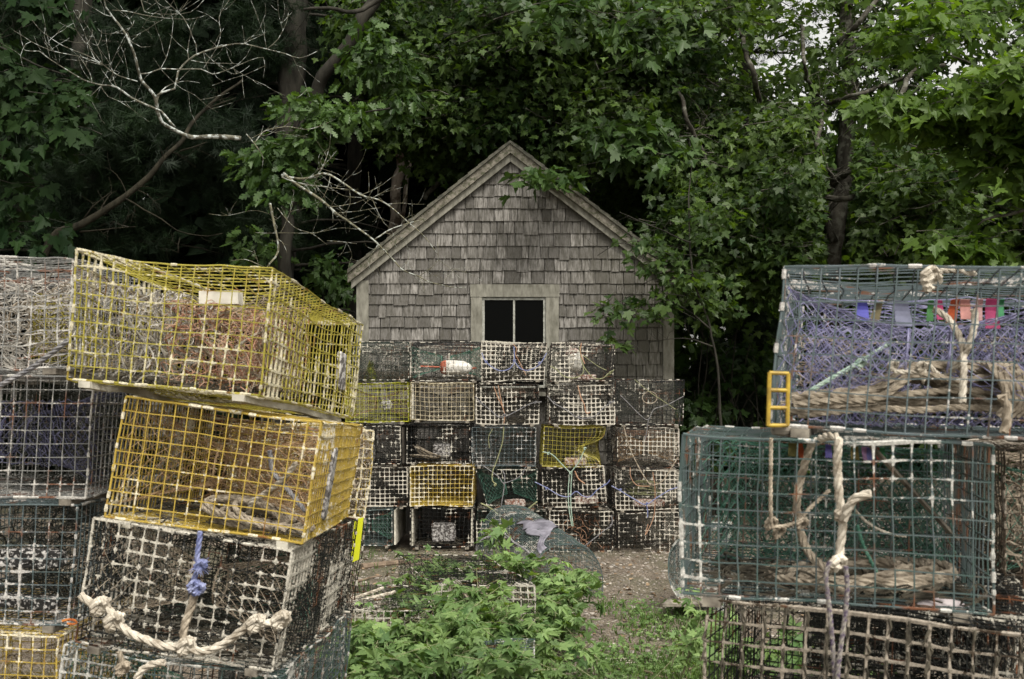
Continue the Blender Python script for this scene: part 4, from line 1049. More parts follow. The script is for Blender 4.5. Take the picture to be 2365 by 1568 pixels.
# the coloured tags hung across the inside of the traps
def tags(key, lst, v, w):
    root, pos, (wd, ht, L) = TR[key]
    for u, wid, hgt, colr, tw in lst:
        nm = 'tag_%d%d%d' % tuple(int(c_ * 9) for c_ in colr)
        if nm not in M: M[nm] = simple_mat('faded_plastic_' + nm, tuple(c_ * .45 for c_ in colr), tuple(c_ * .75 for c_ in colr), 30, .7)
        mb = MB(); G_ = np.zeros((6, 3, 3))
        for i in range(6):
            for j in range(3):
                G_[i, j] = tuple(pos(u + (j - 1) * wid / wd / 2 * (1 + .2 * i / 5) + tw * i / 5 * .01, v - hgt / ht * i / 5, w + .008 * math.sin(i * .9) + tw * .006 * (j - 1)))
        mb.grid(G_, thick=.0018); mb.build('tag', M[nm], root, label=None)
tags('r1', [(.27, .022, .045, (.10, .10, .45), 1), (.33, .016, .045, (.26, .22, .12), -1), (.40, .028, .055, (.20, .21, .30), 2), (.50, .012, .045, (.06, .22, .06), 0), (.525, .013, .042, (.45, .05, .16), 1), (.58, .016, .05, (.50, .10, .03), -1), (.61, .020, .042, (.55, .25, .22), 1), (.66, .014, .048, (.60, .35, .34), 0), (.70, .026, .062, (.50, .08, .20), 1), (.735, .010, .04, (.05, .25, .10), 0)], .87, .27)
tags('r2', [(.36, .020, .030, (.20, .18, .05), 0), (.385, .012, .032, (.5, .10, .04), 1), (.50, .014, .03, (.14, .12, .40), 0), (.53, .014, .028, (.10, .30, .22), 1), (.60, .016, .03, (.26, .20, .05), 0), (.635, .016, .03, (.5, .3, .5), 1), (.655, .012, .03, (.2, .2, .5), 0), (.68, .012, .028, (.5, .12, .10), 1), (.70, .012, .028, (.10, .25, .10), 0)], .93, .40)
rope_part('hanging_rope', [near(Z5, [(850, 125), (900, 100), (960, 84), (1003, 110), (1000, 250), (1030, 450), (1040, 600), (1025, 750), (1010, 870)], [2.32, 2.28, 2.22, 2.2, 2.2, 2.2, 2.2, 2.2, 2.2])], .0085, 'rope_white', TR['r2'][0], near(Z5, [(1010, 860), (1035, 560)], 2.2), ks=1.5, jit=.012)
rope_part('rope_stub', [near(Z5, [(1045, 600), (1075, 520), (1130, 460), (1215, 440)], [2.19, 2.18, 2.17, 2.16])], .0090, 'rope_white', TR['r2'][0])
rope_part('hanging_rope', [near(Z5, [(850, 130), (790, 330), (765, 450), (765, 560), (800, 720), (860, 830), (960, 900)], [2.34, 2.36, 2.36, 2.36, 2.34, 2.30, 2.24])], .0085, 'rope', TR['r2'][0])
rope_part('tie_cord', [near(Z5, [(605, 100), (605, 590), (640, 640), (770, 610), (830, 540), (960, 420)], [2.25, 2.26, 2.26, 2.3, 2.34, 2.4])], .0045, 'rope', TR['r2'][0], near(Z5, [(600, 620), (650, 670), (790, 625)], 2.28), ks=3)
rope_part('tie_cord', [near(Z5, [(1100, 520), (1200, 620), (1320, 680), (1430, 700)], 2.5)], .0035, 'rope_white', TR['r2'][0])
rope_part('tie_cord', [near(Z5, [(1130, 630), (1170, 760), (1250, 920)], 2.45)], .0045, 'net_green', TR['r2'][0])
rope_part('hanging_rope', [near(Z5, [(965, 850), (940, 930), (950, 1050), (965, 1180), (980, 1350), (995, 1570), (1000, 1660)], 2.13), near(Z5, [(1060, 880), (1070, 1000), (1060, 1150), (1040, 1300), (1020, 1450), (1010, 1570), (1005, 1660)], 2.12)], .0050, 'rope_purple', TR['r2'][0])
mb = MB(); tt0, tt1 = near(Z5, [(1200, 130), (1740, 720)], [2.45, 2.6]); mb.beam(tt0, tt1, .012, .006); mb.build('slat', M['runner'], TR['r2'][0])
coil('rope_coil', 'thick tan rope coil on the floor of the dark green near right trap', 'rope coils inside the traps', 'r2', .62, .035, .34, .185, .17, 7, .0105, 'rope', .035, 6)
# the hank of rope lying in the top right trap
mb = MB(); rr = random.Random(5)
for k in range(11):
    z0 = 1.372 + .012 * (k % 4) + .006 * (k // 4); y0 = 2.37 + .035 * (k % 3) + rr.uniform(-.01, .01)
    pts = [V3(.58 + rr.uniform(0, .03), y0 + .02, z0), V3(.66, y0, z0 + .008), V3(.76, y0 + .0, z0 + rr.uniform(.0, .02)), V3(.84, y0, z0 + .012 + (k > 4) * .05), V3(.92, y0 - .01, z0 + .018 + (k > 3) * .052 * rr.uniform(.6, 1.1)), V3(1.0, y0 - .03, z0 + .015 + (k > 3) * .045 * rr.uniform(.5, 1.1)), V3(1.07, y0 - .06, z0 + .01), V3(1.10, y0 - .04, z0 - .004)]
    strands(mb, pts, .0078, sides=5, step=.012)
for k in range(5):
    c_ = V3(.985 + .012 * k, 2.33, 1.385)
    pts = [c_ + V3(0, .12, 0), c_ + V3(-.01, .03, .09), c_ + V3(-.005, -.035, .07), c_ + V3(.012, -.045, .02), c_ + V3(.0, -.03, -.012)]
    strands(mb, pts, .0092, sides=5, step=.014)
o = mb.build('rope_hank', M['rope'], None, org=V3(.85, 2.4, 1.36)); tag(o, 'bundled thick tan rope hank filling the bottom of the top right trap', 'rope', 'rope coils inside the traps')
rope_part('tie_rope', [near(Z4, [(2030, 370), (2035, 470), (2000, 600), (1960, 680), (1880, 780), (1780, 860)], [2.32, 2.32, 2.32, 2.33, 2.36, 2.4]), near(Z4, [(1760, 370), (1860, 440), (1950, 600), (1960, 780), (1950, 1000)], [2.4, 2.38, 2.35, 2.3, 2.28])], .0075, 'rope_white', TR['r1'][0])
rope_part('tie_rope', [near(Z4, [(1730, 170), (1760, 130), (1860, 105), (1950, 110), (2040, 130)], [2.24, 2.26, 2.3, 2.3, 2.3])], .0080, 'rope_white', TR['r1'][0], near(Z4, [(1725, 150), (1740, 190)], 2.24), ks=2.2)
rope_part('tie_rope', [near(Z4, [(920, 925), (1100, 820), (1250, 735), (1450, 610)], [2.42, 2.45, 2.5, 2.6])], .0055, 'rope_teal', TR['r1'][0], near(Z4, [(1265, 735)], 2.5))
rope_part('tie_cord', [near(Z4, [(1470, 740), (1500, 790), (1660, 800), (1690, 860), (1710, 740), (1820, 830), (2140, 990)], 2.36)], .0055, 'rope_white', TR['r1'][0], near(Z4, [(1480, 750), (1670, 760)], 2.36), ks=2)
rope_part('rope_stub', [near(Z4, [(2200, 980), (2225, 960), (2250, 1020), (2245, 1150), (2230, 1200)], 2.16)], .0095, 'rope', TR['r1'][0])
mb = MB(); M['yellow_vent'] = simple_mat('yellow_vent_plastic', (0.26, 0.17, 0.03), (0.48, 0.33, 0.04), 40, .5)
vp = near(Z4, [(655, 795), (785, 800), (780, 1155), (645, 1155)], 2.30)
def bl(s, t): return (vp[3].lerp(vp[2], s)).lerp(vp[0].lerp(vp[1], s), t)
for s in (0.02, .98): mb.tube([bl(s, t) for t in (0, .5, 1)], .0045, sides=8, cap=True)
for t in (0.01, .34, .67, .99): mb.tube([bl(s, t) for s in (0, .5, 1)], .004, sides=8, cap=True)
mb.build('escape_vent', M['yellow_vent'], TR['r1'][0])
mb = MB(); mb.lathe(pix(1803, 993, 2.32), (1, .3, 0), [(-.018, .002), (-.018, .010), (.0, .013), (.018, .010), (.018, .002)], 10); mb.build('foot', M['runner'], TR['r1'][0])
M['shell'] = simple_mat('pale_stone', (.36, .31, .32), (.55, .50, .50), 12, .7, bmp=.2)
mb = MB(); cs = near(Z5, [(1655, 1120)], 2.28)[0]; mb.lathe(cs, (1, .1, -.08), [(-.055, .001), (-.045, .008), (-.02, .016), (.01, .018), (.035, .012), (.055, .001)], 14, squash=.8); o = mb.build('stone', M['shell'], None, org=cs, sm=True); tag(o, 'smooth pinkish pale stone lying under the rope coil in the dark green trap', 'stone')
o['label'] = 'smooth pale pinkish stone on the floor of the dark green near right trap'
for k_, n_ in (('l3', 60), ('r3', 40), ('r2', 60), ('l1', 80), ('l2', 30), ('r4', 60)): weed(k_, (0.03, 0.97), (0.01, 0.5), n_, h=.04)
# hanging dried weed on the brown crusted wires
mb = MB(); P_ = TR['r3'][1]
for k in range(160):
    u = round(R.random() * 16) / 16; v = 1 - R.random() ** 1.3 * .95; c_ = P_(u, v, 0) - Vector((0, .003, 0))
    mb.tube([c_, c_ + Vector((R.gauss(0, .004), -.002, -R.uniform(.005, .02))), c_ + Vector((R.gauss(0, .006), 0, -R.uniform(.02, .045)))], [.0035, .0025, .0008], sides=5)
mb.build('dried_weed', M['sludge'], TR['r3'][0])['kind'] = 'stuff'

# ---- traps lying on the ground in the middle
def arch_trap(key, label, c0, c1, wid, hgt, up, wire, crust, seed):
    """round-topped trap along c0->c1 (base centre line)"""
    c0, c1 = Vector(c0), Vector(c1); ax = (c1 - c0); L = ax.length; ax.normalize(); up = Vector(up); up = (up - ax * up.dot(ax)).normalized(); sd_ = ax.cross(up).normalized()
    def sec(s, t):   # s 0..1 round the hoop from one foot to the other
        a = math.pi * (1 - s); k = 1.0
        x = math.copysign(abs(math.cos(a)) ** .75, math.cos(a)); z = abs(math.sin(a)) ** .8
        p = c0 + ax * (L * t) + sd_ * (x * wid / 2) + up * (z * hgt)
        q = np.array([tuple(p)]); d_ = [(vnoise(q * 5 + seed, 60 + i)[0] - .5) * .018 for i in range(3)]
        return p + Vector(d_)
    root = thing('round_topped_trap', label, 'trap', (c0 + c1) / 2 + Vector((0, 0, -.01)), GR['c'])
    ns, nt_ = 24, max(6, round(L / .030))
    def C(P):
        P = np.array([tuple(p) for p in P]); return np.clip(crust + (vnoise(P * 7 + seed, 31) - .5) * .9 + (vnoise(P * 40, 33) - .5) * .5, 0, 1)
    mb = MB()
    for j in range(nt_ + 1):
        P = [sec(s, j / nt_) for s in np.linspace(0, 1, 37)]; c = C(P); mb.tube(P, .0023 * (1 + 1.0 * smooth(.35, .7, c)) * (2.0 if j in (0, nt_) else 1), crust=c, sides=4)
    for i in range(ns + 1):
        P = [sec(i / ns, t) for t in np.linspace(0, 1, nt_ + 1)]; c = C(P); mb.tube(P, .0023 * (1 + 1.0 * smooth(.35, .7, c)), crust=c, sides=4)
    mb.build('mesh_hood', M[wire], root)
    mb = MB()
    for i in range(13):
        s = i / 12
        P = [sec(0, t).lerp(sec(1, t), s) for t in np.linspace(0, 1, nt_ + 1)]; mb.tube(P, .0018, crust=C(P), sides=4)
    for j in range(nt_ + 1):
        P = [sec(0, j / nt_).lerp(sec(1, j / nt_), s) for s in np.linspace(0, 1, 8)]; mb.tube(P, .0018, crust=C(P), sides=4)
    mb.build('mesh_floor', M[wire], root)
    for e_ in (0, 1):
        mb = MB()
        for i in range(1, 13):
            a = i / 13; sA = 0.5 - .5 * (1 - a) if False else None
            x = (i / 13 - .5) * 2
            z = (1 - min(1, abs(x)) ** 2.4) ** .55
            b0 = sec(0, e_).lerp(sec(1, e_), i / 13); P = [b0, b0 + up * (z * hgt * .5), b0 + up * (z * hgt * .98)]
            mb.tube(P, .0018, crust=C(P), sides=4)
        for j in range(1, 9):
            z = j / 9; x = (1 - z ** (1 / .55)) ** (1 / 2.4) if z < 1 else 0
            m0 = sec(0, e_).lerp(sec(1, e_), .5) + up * (z * hgt); P = [m0 - sd_ * (x * wid / 2 * .99), m0, m0 + sd_ * (x * wid / 2 * .99)]
            mb.tube(P, .0018, crust=C(P), sides=4)
        mb.build('mesh_panel', M[wire], root)
    mb = MB(); p_ = MB()
    net_sheet(p_, lambda a, t: sec(.08 + .84 * a, .2 + .3 * t) - up * (hgt * .45 * t) , 30, 10, .0013, .006); p_.build('funnel_net', M['net_dark'], root)
    return root, sec
ra, seca = arch_trap('c1', 'dark green round topped trap leaning in front of the stack with grey cloth on it', (-.02, 8.92, .24), (.36, 7.62, .10), .52, .36, (0, 0, 1), 'green', .14, 81)
mb = MB(); N1, N2 = 16, 9; Gd = np.zeros((N1, N2, 3))
for i in range(N1):
    for j in range(N2):
        wd_ = (.030 + .006 * math.sin(i * 2.1)) if i < 6 else (.030 - .0042 * (i - 5) if i < 10 else .010)
        s = .40 + .02 * math.sin(i * 1.1) + wd_ * (j - 2) + .30 * (i / N1) ** 1.3; t = .42 + .56 * i / (N1 - 1)
        p = seca(min(.97, s), min(.995, t)); n_ = (p - Vector((.2, 8.2, .25))); n_.normalize()
        p = p + n_ * (.012 + .010 * math.sin(i * 1.3 + j * .8) + .006 * math.sin(j * 2.2 + i * .4)); Gd[i, j] = tuple(p)
mb.grid(Gd, thick=.003); M['cloth'] = simple_mat('grey_cloth', (.10, .095, .115), (.24, .23, .27), 8, .9, bmp=.3)
o = mb.build('cloth', M['cloth'], None, org=Vector(Gd[0, 0]), sm=True); tag(o, 'crumpled grey cloth draped over the round topped trap', 'cloth')
mb = MB(); strands(mb, [seca(.78, t) + Vector((0, 0, .012)) for t in np.linspace(.25, 1.0, 9)], .008); mb.build('edge_rope', M['rope_grey'], ra)
mb = MB(); strands(mb, SB((1105, 1290), (1100, 1262), (1118, 1243), (1145, 1240), (1168, 1255), d=8.3), .008); mb.build('hoop_rope', M['rope_grey'], ra)
# fallen small round trap at the right
rb, secb = arch_trap('c5', 'small round topped green trap lying on its side behind the near right stack', (1.30, 7.0, .36), (1.46, 7.55, .36), .50, .34, (-1, .25, 0), 'green', .40, 83)
mb = MB(); a_ = pix(1540, 1388, 7.1); b__ = pix(1660, 1388, 7.0); mb.beam(a_, b__, .30, .018); mb.build('plank', M['runner'], rb)

trap('c2', 'c', 'dark trap overgrown by vines before the round topped one, brown net roll inside', V3(-.42, 6.2, .405), V3(.115, 6.05, .425), V3(.115, 6.05, .09), V3(-.42, 6.2, .07), (-.30, 1.0, .03), 'black', .22, nets=('net_dark', None), seed=91, rfac=1.6, warp=.008)
mb = MB(); P_ = TR['c2'][1]; tangle(mb, lambda u, v, w: P_(.35 + u * .35, .1 + v * .75, .03 + w * .15), 70, .003, 18, R); mb.build('net_bundle', M['net_tan'], TR['c2'][0])
trap('c3', 'c', 'pale barnacled trap corner half buried under leaves at the left of the vines', V3(-.95, 5.9, .33), V3(-.40, 5.78, .335), V3(-.40, 5.78, .05), V3(-.95, 5.9, .05), (-.1, .8, .0), 'black', .38, nets=('net_tan', None), seed=92, rfac=1.8)
trap('c4', 'c', 'green wire trap under the foliage at the bottom centre of the view', V3(-.40, 4.75, .28), V3(.085, 4.72, .285), V3(.085, 4.72, .03), V3(-.40, 4.75, .03), (.02, .62, 0), 'green', .22, nets=('net_green', None), seed=93, rfac=.9)
def ground_coil(label, c, rad, turns, r, mat, hh, seed, flat=.8):
    rr = random.Random(seed); pts = []
    N = int(turns * 20)
    for i in range(N):
        a = i / 20 * 2 * math.pi; k = .75 + .25 * math.sin(i / 20 * 2.2 + seed) + rr.uniform(-.03, .03)
        x = c[0] + rad * k * math.cos(a); y = c[1] + rad * flat * k * math.sin(a)
        pts.append(V3(x, y, c[2] + hh * (i / N) * (1 + .25 * math.sin(a + seed)) + r))
    mb = MB(); strands(mb, pts, r, step=.016, sides=5)
    o = mb.build('rope_coil', M[mat], None, org=Vector(c)); tag(o, label, 'rope', 'old lines lying on the ground')
g0 = lambda x, y: float(gz(np.array([x]), np.array([y]))[0])
ground_coil('heap of coiled beige line beside the near left stack, behind the vines', (-.88, 6.35, g0(-.88, 6.35)), .23, 12, .0095, 'rope_white', .26, 2)
ground_coil('thin loop of pale cord lying on the gravel right of the vines', (.60, 6.05, g0(.60, 6.05)), .10, 1.6, .004, 'rope_white', .01, 4, .6)
ground_coil('brown loop of line on the dirt below the block in the open black trap', (-.42, 9.05, g0(-.42, 9.05)), .17, 3, .006, 'sludge', .02, 7, .8)
mb = MB(); M['driftwood'] = simple_mat('dirty_driftwood', (.09, .065, .045), (.24, .18, .13), 10, .95, bmp=.5)
for pts, r_ in (([(-1.15, 8.7), (-1.0, 8.85), (-.84, 9.0), (-.7, 9.15)], .03), ):
    P = catmull([V3(x, y, g0(x, y) + .015) for x, y in pts], .04); mb.tube(P, [r_ * (1 - .5 * i / len(P)) for i in range(len(P))], sides=8, cap=True)
o = mb.build('driftwood', M['driftwood'], None, org=V3(-1.0, 8.85, g0(-1.0, 8.85))); tag(o, 'rotten branch lying on the dirt left of the open black trap', 'branch')
for k, (x, y, l, a, lb) in enumerate([(.98, 5.95, .22, .5, 'short pale stick on the weedy ground in front of the near right stack'), (.72, 5.75, .16, 2.2, 'small broken stick near the loop of pale cord'), (-1.05, 8.2, .3, .9, 'thin brown stick on the dirt beside the near left stack')]):
    mb = MB(); P = catmull([V3(x + math.cos(a) * t * l, y + math.sin(a) * t * l, g0(x, y) + .012 + .006 * math.sin(t * 5)) for t in (-.5, -.1, .2, .5)], .03)
    mb.tube(P, [.010 - .005 * i / len(P) for i in range(len(P))], sides=7, cap=True); o = mb.build('stick', M['driftwood'], None, org=V3(x, y, g0(x, y))); tag(o, lb, 'stick', 'sticks lying on the ground')

# ------------------------------------------------------------------ vegetation
def tmpl_maple():
    h = [(0, 0), (.14, -.05), (.34, -.10), (.27, .05), (.36, .12), (.56, .22), (.62, .44), (.45, .40), (.38, .50), (.19, .42), (.25, .62), (.15, .72), (0, 1.0)]
    V = [(x, y, .16 * x * (1 + .5 * y) - .10 * y * y) for x, y in h] + [(-x, y, .16 * x * (1 + .5 * y) - .10 * y * y) for x, y in h[1:-1]]
    n = len(h)
    return np.array(V), [list(range(n)), [0] + [n - 1] + [n + k for k in range(n - 3, -1, -1)]]
def tmpl_oak():
    h = [(0, 0), (.05, .10), (.16, .16), (.10, .24), (.28, .32), (.30, .42), (.13, .44), (.32, .58), (.33, .70), (.15, .66), (.24, .84), (.10, .88), (0, 1.0)]
    V = [(x, y, .2 * x - .12 * y * y) for x, y in h] + [(-x, y, .2 * x - .12 * y * y) for x, y in h[1:-1]]
    n = len(h); return np.array(V), [list(range(n)), [0] + [n - 1] + [n + k for k in range(n - 3, -1, -1)]]
def tmpl_hex():
    h = [(0, 0), (.30, .15), (.42, .5), (.2, .8), (0, 1.0)]
    V = [(x, y, .2 * x) for x, y in h] + [(-x, y, .2 * x) for x, y in h[1:-1]]
    n = len(h); return np.array(V), [list(range(n)), [0] + [n - 1] + [n + k for k in range(n - 3, -1, -1)]]
def tmpl_creeper():
    """three to five pointed leaflets from one stalk"""
    V = []; Fc = []
    for a, l in ((0, 1.0), (.85, .82), (-.85, .82), (1.65, .55), (-1.65, .55)):
        c_, s_ = math.cos(a), math.sin(a); b0 = len(V)
        prof = [(0, .02), (.12, .18), (.20, .38), (.17, .60), (.09, .80), (0, 1.0)]
        pts = [(x, y) for x, y in prof] + [(-x, y) for x, y in prof[-2:0:-1]]
        for x, y in pts:
            x *= l * 1.05; y *= l
            V.append((x * c_ + y * s_, -x * s_ + y * c_, .25 * abs(x) - .16 * y * y))
        n = len(prof); m_ = len(pts)
        Fc.append([b0 + k for k in range(n)]); Fc.append([b0] + [b0 + k for k in range(n - 1, m_)])
    return np.array(V), Fc
def tmpl_needles(seed=1, n=22, droop=.25):
    r_ = random.Random(seed); V = []; Fc = []
    for k in range(n):
        a = r_.uniform(0, 6.283); e = r_.uniform(-.2, 1.2); d = np.array([math.cos(a) * math.cos(e), math.sin(e) * .9 + .2, math.sin(a) * math.cos(e)]); d /= np.linalg.norm(d)
        b0 = np.array([0, r_.uniform(-.5, .3), 0]); l = r_.uniform(.7, 1.1)
        w = np.cross(d, (.3, .5, .8)); w = w / np.linalg.norm(w) * .022
        i = len(V); tip = b0 + d * l - np.array([0, 0, droop * .3])
        V += [b0 - w, b0 + w, tip]; Fc.append([i, i + 1, i + 2])
    return np.array(V), Fc
TM = {'maple': tmpl_maple(), 'oak': tmpl_oak(), 'hex': tmpl_hex(), 'creeper': tmpl_creeper(), 'needle': tmpl_needles(1), 'fir': tmpl_needles(5, 30, .5)}

def norm(a): return a / (np.linalg.norm(a, axis=-1, keepdims=True) + 1e-9)
def leaves(name, mat, parent, C, Nm, Dr, size, tm, tint, org=None):
    V, Fc = TM[tm]; N = len(C); k = len(V)
    Dr = norm(Dr); Sd = norm(np.cross(Dr, Nm)); Nn = np.cross(Sd, Dr)
    lg = np.random.default_rng(N + k)
    wx = lg.uniform(.68, 1.1, N)[:, None, None]; cu = lg.uniform(-.6, 2.8, N)[:, None, None]; sk = lg.normal(size=N)[:, None, None] * .16
    X_ = V[None, :, 0:1] * wx + sk * V[None, :, 1:2] ** 2
    W = C[:, None, :] + size[:, None, None] * (X_ * Sd[:, None, :] + V[None, :, 1:2] * Dr[:, None, :] + V[None, :, 2:3] * cu * Nn[:, None, :])
    o_ = np.array(tuple(org if org is not None else (parent.location if parent is not None else (0, 0, 0))))
    W = W.reshape(-1, 3) - o_
    base = (np.arange(N) * k)[:, None]
    fl = np.concatenate([np.array(f) for f in Fc]); tot = np.array([len(f) for f in Fc]); stt = np.concatenate([[0], np.cumsum(tot)[:-1]])
    loops = (base + fl[None]).ravel(); starts = ((np.arange(N) * len(fl))[:, None] + stt[None]).ravel(); totals = np.tile(tot, N)
    me = mesh_np(name, W, loops, starts, totals, [mat], None, {'tint': np.repeat(np.clip(tint, 0, 1), k)})
    o = link(name, me, parent)
    if parent is None: o.location = o_
    return o

def ell(px, py, d, rx, ry, rd, n):
    """an ellipsoid of foliage: centre and radii given from the photo at distance d"""
    c = pix(px, py, d); return (c.x, c.y, c.z, rx / F * d, rd, ry / F * d, n)

def crown(name, mat, parent, ells, tm, size, per, rad, tint_mu=.5, clump=1.1, gap=.40, up=(0, -.45, .8), jit=.45, droop=.45, seed=1, twig=None, twr=.004, twl=.35, avoid=None, org=None):
    g_ = np.random.default_rng(seed); CC = []
    for (cx, cy, cz, rx, ry, rz, n) in ells:
        k = 0
        P = g_.normal(size=(n * 3, 3)); P = P / np.linalg.norm(P, axis=1, keepdims=True) * (g_.random((n * 3, 1)) ** .45)
        P = P * np.array([rx, ry, rz]) + np.array([cx, cy, cz])
        v = vnoise(P / clump * 1.6, seed + 40) * .6 + vnoise(P / clump * 3.7, seed + 41) * .4
        P = P[v > gap][:n]; CC.append(P)
    C = np.concatenate(CC)
    if avoid is not None: C = C[~avoid(C)]
    n = len(C)
    nrm = norm(np.array(up)[None] + g_.normal(size=(n, 3)) * .28)
    out = norm(np.stack([g_.normal(size=n), g_.normal(size=n) - .35, np.zeros(n)], 1))
    cl = vnoise(C / clump * 1.3, seed + 44)
    # leaves in each spray
    m = per
    a = g_.random((n, m)) * 2 * np.pi; rr = rad * np.sqrt(g_.random((n, m))) * (0.6 + .8 * g_.random((n, 1)))
    t1 = norm(np.cross(nrm, out)); t2 = norm(np.cross(nrm, t1))
    off = t1[:, None] * (np.cos(a) * rr)[..., None] + t2[:, None] * (np.sin(a) * rr)[..., None]
    P = C[:, None] + off + g_.normal(size=(n, m, 3)) * rad * .14 - np.array([0, 0, 1.0]) * (rr ** 2 / rad * .35)[..., None]
    Dv = norm(off) * .8 + np.array([0, 0, -1.0]) * droop + g_.normal(size=(n, m, 3)) * .35
    Nv = nrm[:, None] + g_.normal(size=(n, m, 3)) * jit
    sz = size * (0.65 + .6 * g_.random((n, m)))
    tn = tint_mu + (cl[:, None] - .5) * .9 + g_.normal(size=(n, m)) * .16
    P = P.reshape(-1, 3); Dv = Dv.reshape(-1, 3); Nv = Nv.reshape(-1, 3); sz = sz.ravel(); tn = tn.ravel()
    if avoid is not None:
        k = ~avoid(P); P, Dv, Nv, sz, tn = P[k], Dv[k], Nv[k], sz[k], tn[k]
    o = leaves(name, mat, parent, P, Nv, Dv, sz, tm, tn, org)
    if twig is not None:
        step = max(1, int(1))
        for q, ou in zip(C[::step], out[::step]):
            q = Vector(q); ou = Vector(ou); L_ = twl * R.uniform(.5, 1.4)
            e1 = q - ou * L_ * .5 + Vector((0, 0, -.05 * L_)) ; e0 = e1 - ou * L_ * .5 + Vector((R.gauss(0, .1), R.gauss(0, .1), R.uniform(-.35, .15))) * L_
            if avoid is not None and avoid(np.array([tuple(e0), tuple(e1)])).any(): continue
            twig.tube([e0, e1, q, q + ou * rad * .8 - Vector((0, 0, rad * .2))], [twr, twr * .75, twr * .5, twr * .2], sides=3)
    return o

def limb(mb, pts, r0, r1, sides=8, wob=.012, step=.08, twg=0, tl=.5, seed=0, lv=2, tr=.25, trm=.0015):
    P = np.array([tuple(p) for p in catmull(pts, step)])
    if wob: P[1:-1] += (vnoise3(P * 6 + seed, 90)[1:-1] - .5) * wob * 2
    n = len(P); rr = np.linspace(r0, r1, n) * (.9 + .25 * vnoise(P * 9, 95))
    mb.tube(P, rr, sides=sides, cap=True, tint=.5)
    if twg: twigs(mb, P, rr, twg, tl, lv, tr, trm)
    return P

def twigs(mb, P, rr, n, ln, lv, kr=.45, rmin=.0015):
    N = len(P)
    for _ in range(n):
        i = R.randint(int(N * .15), N - 2); t = Vector(P[min(i + 1, N - 1)]) - Vector(P[i]); t.normalize()
        d = Vector((R.gauss(0, 1), R.gauss(0, .6), R.gauss(.15, 1))); d = (d - t * d.dot(t)); d.normalize(); d = (d * .85 + t * .6).normalized()
        L_ = ln * R.uniform(.4, 1.25); q = Vector(P[i]); pts = [q]; c_ = Vector((R.gauss(0, .5), R.gauss(0, .3), R.gauss(.25, .5)))
        for k in range(5):
            d = (d + c_ * .22 + Vector((R.gauss(0, .12), R.gauss(0, .1), R.gauss(0, .12)))).normalized(); q = q + d * L_ / 5; pts.append(q)
        r0 = max(rmin * 1.3, float(rr[i]) * kr); Q = np.array([tuple(p) for p in catmull(pts, .05)]); ra_ = np.linspace(r0, rmin * .7, len(Q))
        mb.tube(Q, ra_, sides=4)
        if lv > 1: twigs(mb, Q, ra_, R.randint(1, 4), ln * .5, lv - 1, .6, rmin)

def bark(name, c1, c2, c3=None, sc=8):
    m, nt, b = newmat(name); f = noise(nt, sc, 5, stretch=(1, 1, .25), rough=.65); f2 = noise(nt, sc * 1.6, 4)
    c = mixc(nt, ramp(nt, f, [(.38, 0.), (.62, 1.)]), c1, c2)
    if c3: c = mixc(nt, ramp(nt, f2, [(.50, 0.), (.60, .9)]), c, c3)
    nt.links.new(c, b.inputs['Base Color']); b.inputs['Roughness'].default_value = .95; b.inputs['Specular IOR Level'].default_value = .15; bump(nt, b, f, .7, .02); return m
M['bark_maple'] = bark('maple_bark', (.028, .025, .020), (.085, .078, .062), (.13, .128, .105))
M['bark_dark'] = bark('dark_bark', (.016, .015, .012), (.045, .042, .034))
M['bark_birch'] = bark('pale_bark', (.18, .14, .11), (.42, .36, .30), (.10, .07, .05), 5)
M['bark_lichen'] = bark('lichen_bark', (.06, .056, .042), (.16, .155, .12), (.46, .49, .47), 16)
M['bark_dead'] = bark('dead_twig_bark', (.06, .056, .036), (.16, .15, .10), (.36, .38, .35), 14)
M['bark_fallen'] = bark('shaded_trunk_bark', (.010, .009, .006), (.030, .027, .018), None, 12)  # leaning trunk: shade of the left wood put into the bark colour
M['leaf_maple'] = leaf_mat('maple_leaf', (.022, .052, .013), (.125, .195, .045), trans=.44)
M['leaf_bright'] = leaf_mat('young_maple_leaf', (.055, .11, .018), (.16, .25, .045), trans=.45)
M['leaf_oak'] = leaf_mat('oak_leaf', (.024, .055, .015), (.075, .135, .03))
M['leaf_pine'] = leaf_mat('pine_needles', (.004, .012, .004), (.014, .030, .009), gloss=.6, trans=.1, spec=.2)  # dark needle green, lowered further to paint in the wood's shade
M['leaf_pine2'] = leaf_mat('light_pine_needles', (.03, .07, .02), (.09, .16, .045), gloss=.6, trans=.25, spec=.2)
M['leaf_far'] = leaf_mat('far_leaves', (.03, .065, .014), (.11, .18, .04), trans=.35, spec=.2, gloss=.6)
M['leaf_fardark'] = leaf_mat('far_shaded_needles', (.004, .009, .004), (.010, .020, .008), gloss=.8, trans=.05, spec=.1)  # darkness of the deep forest painted into the needle colour
M['leaf_vine'] = leaf_mat('vine_leaf', (.075, .145, .045), (.25, .36, .13), trans=.3, gloss=.55, spec=.3)

def shedvol(P):
    x, y, z = P[:, 0], P[:, 1], P[:, 2]
    top = np.where(x < RX, RZ - SLl * (RX - x), RZ - SLr * (x - RX)) + .12
    return (x > EL - .05) & (x < ER + .05) & (y > SD - .2) & (y < YB + .25) & (z < top)
def stackvol(P):
    return (P[:, 0] > -1.7) & (P[:, 0] < 1.6) & (P[:, 1] > 9.4) & (P[:, 1] < 11.0) & (P[:, 2] < 1.95)
def av(P): return shedvol(P) | stackvol(P)

def tree(name, label, cat, base, group=None): return thing(name, label, cat, base, group)

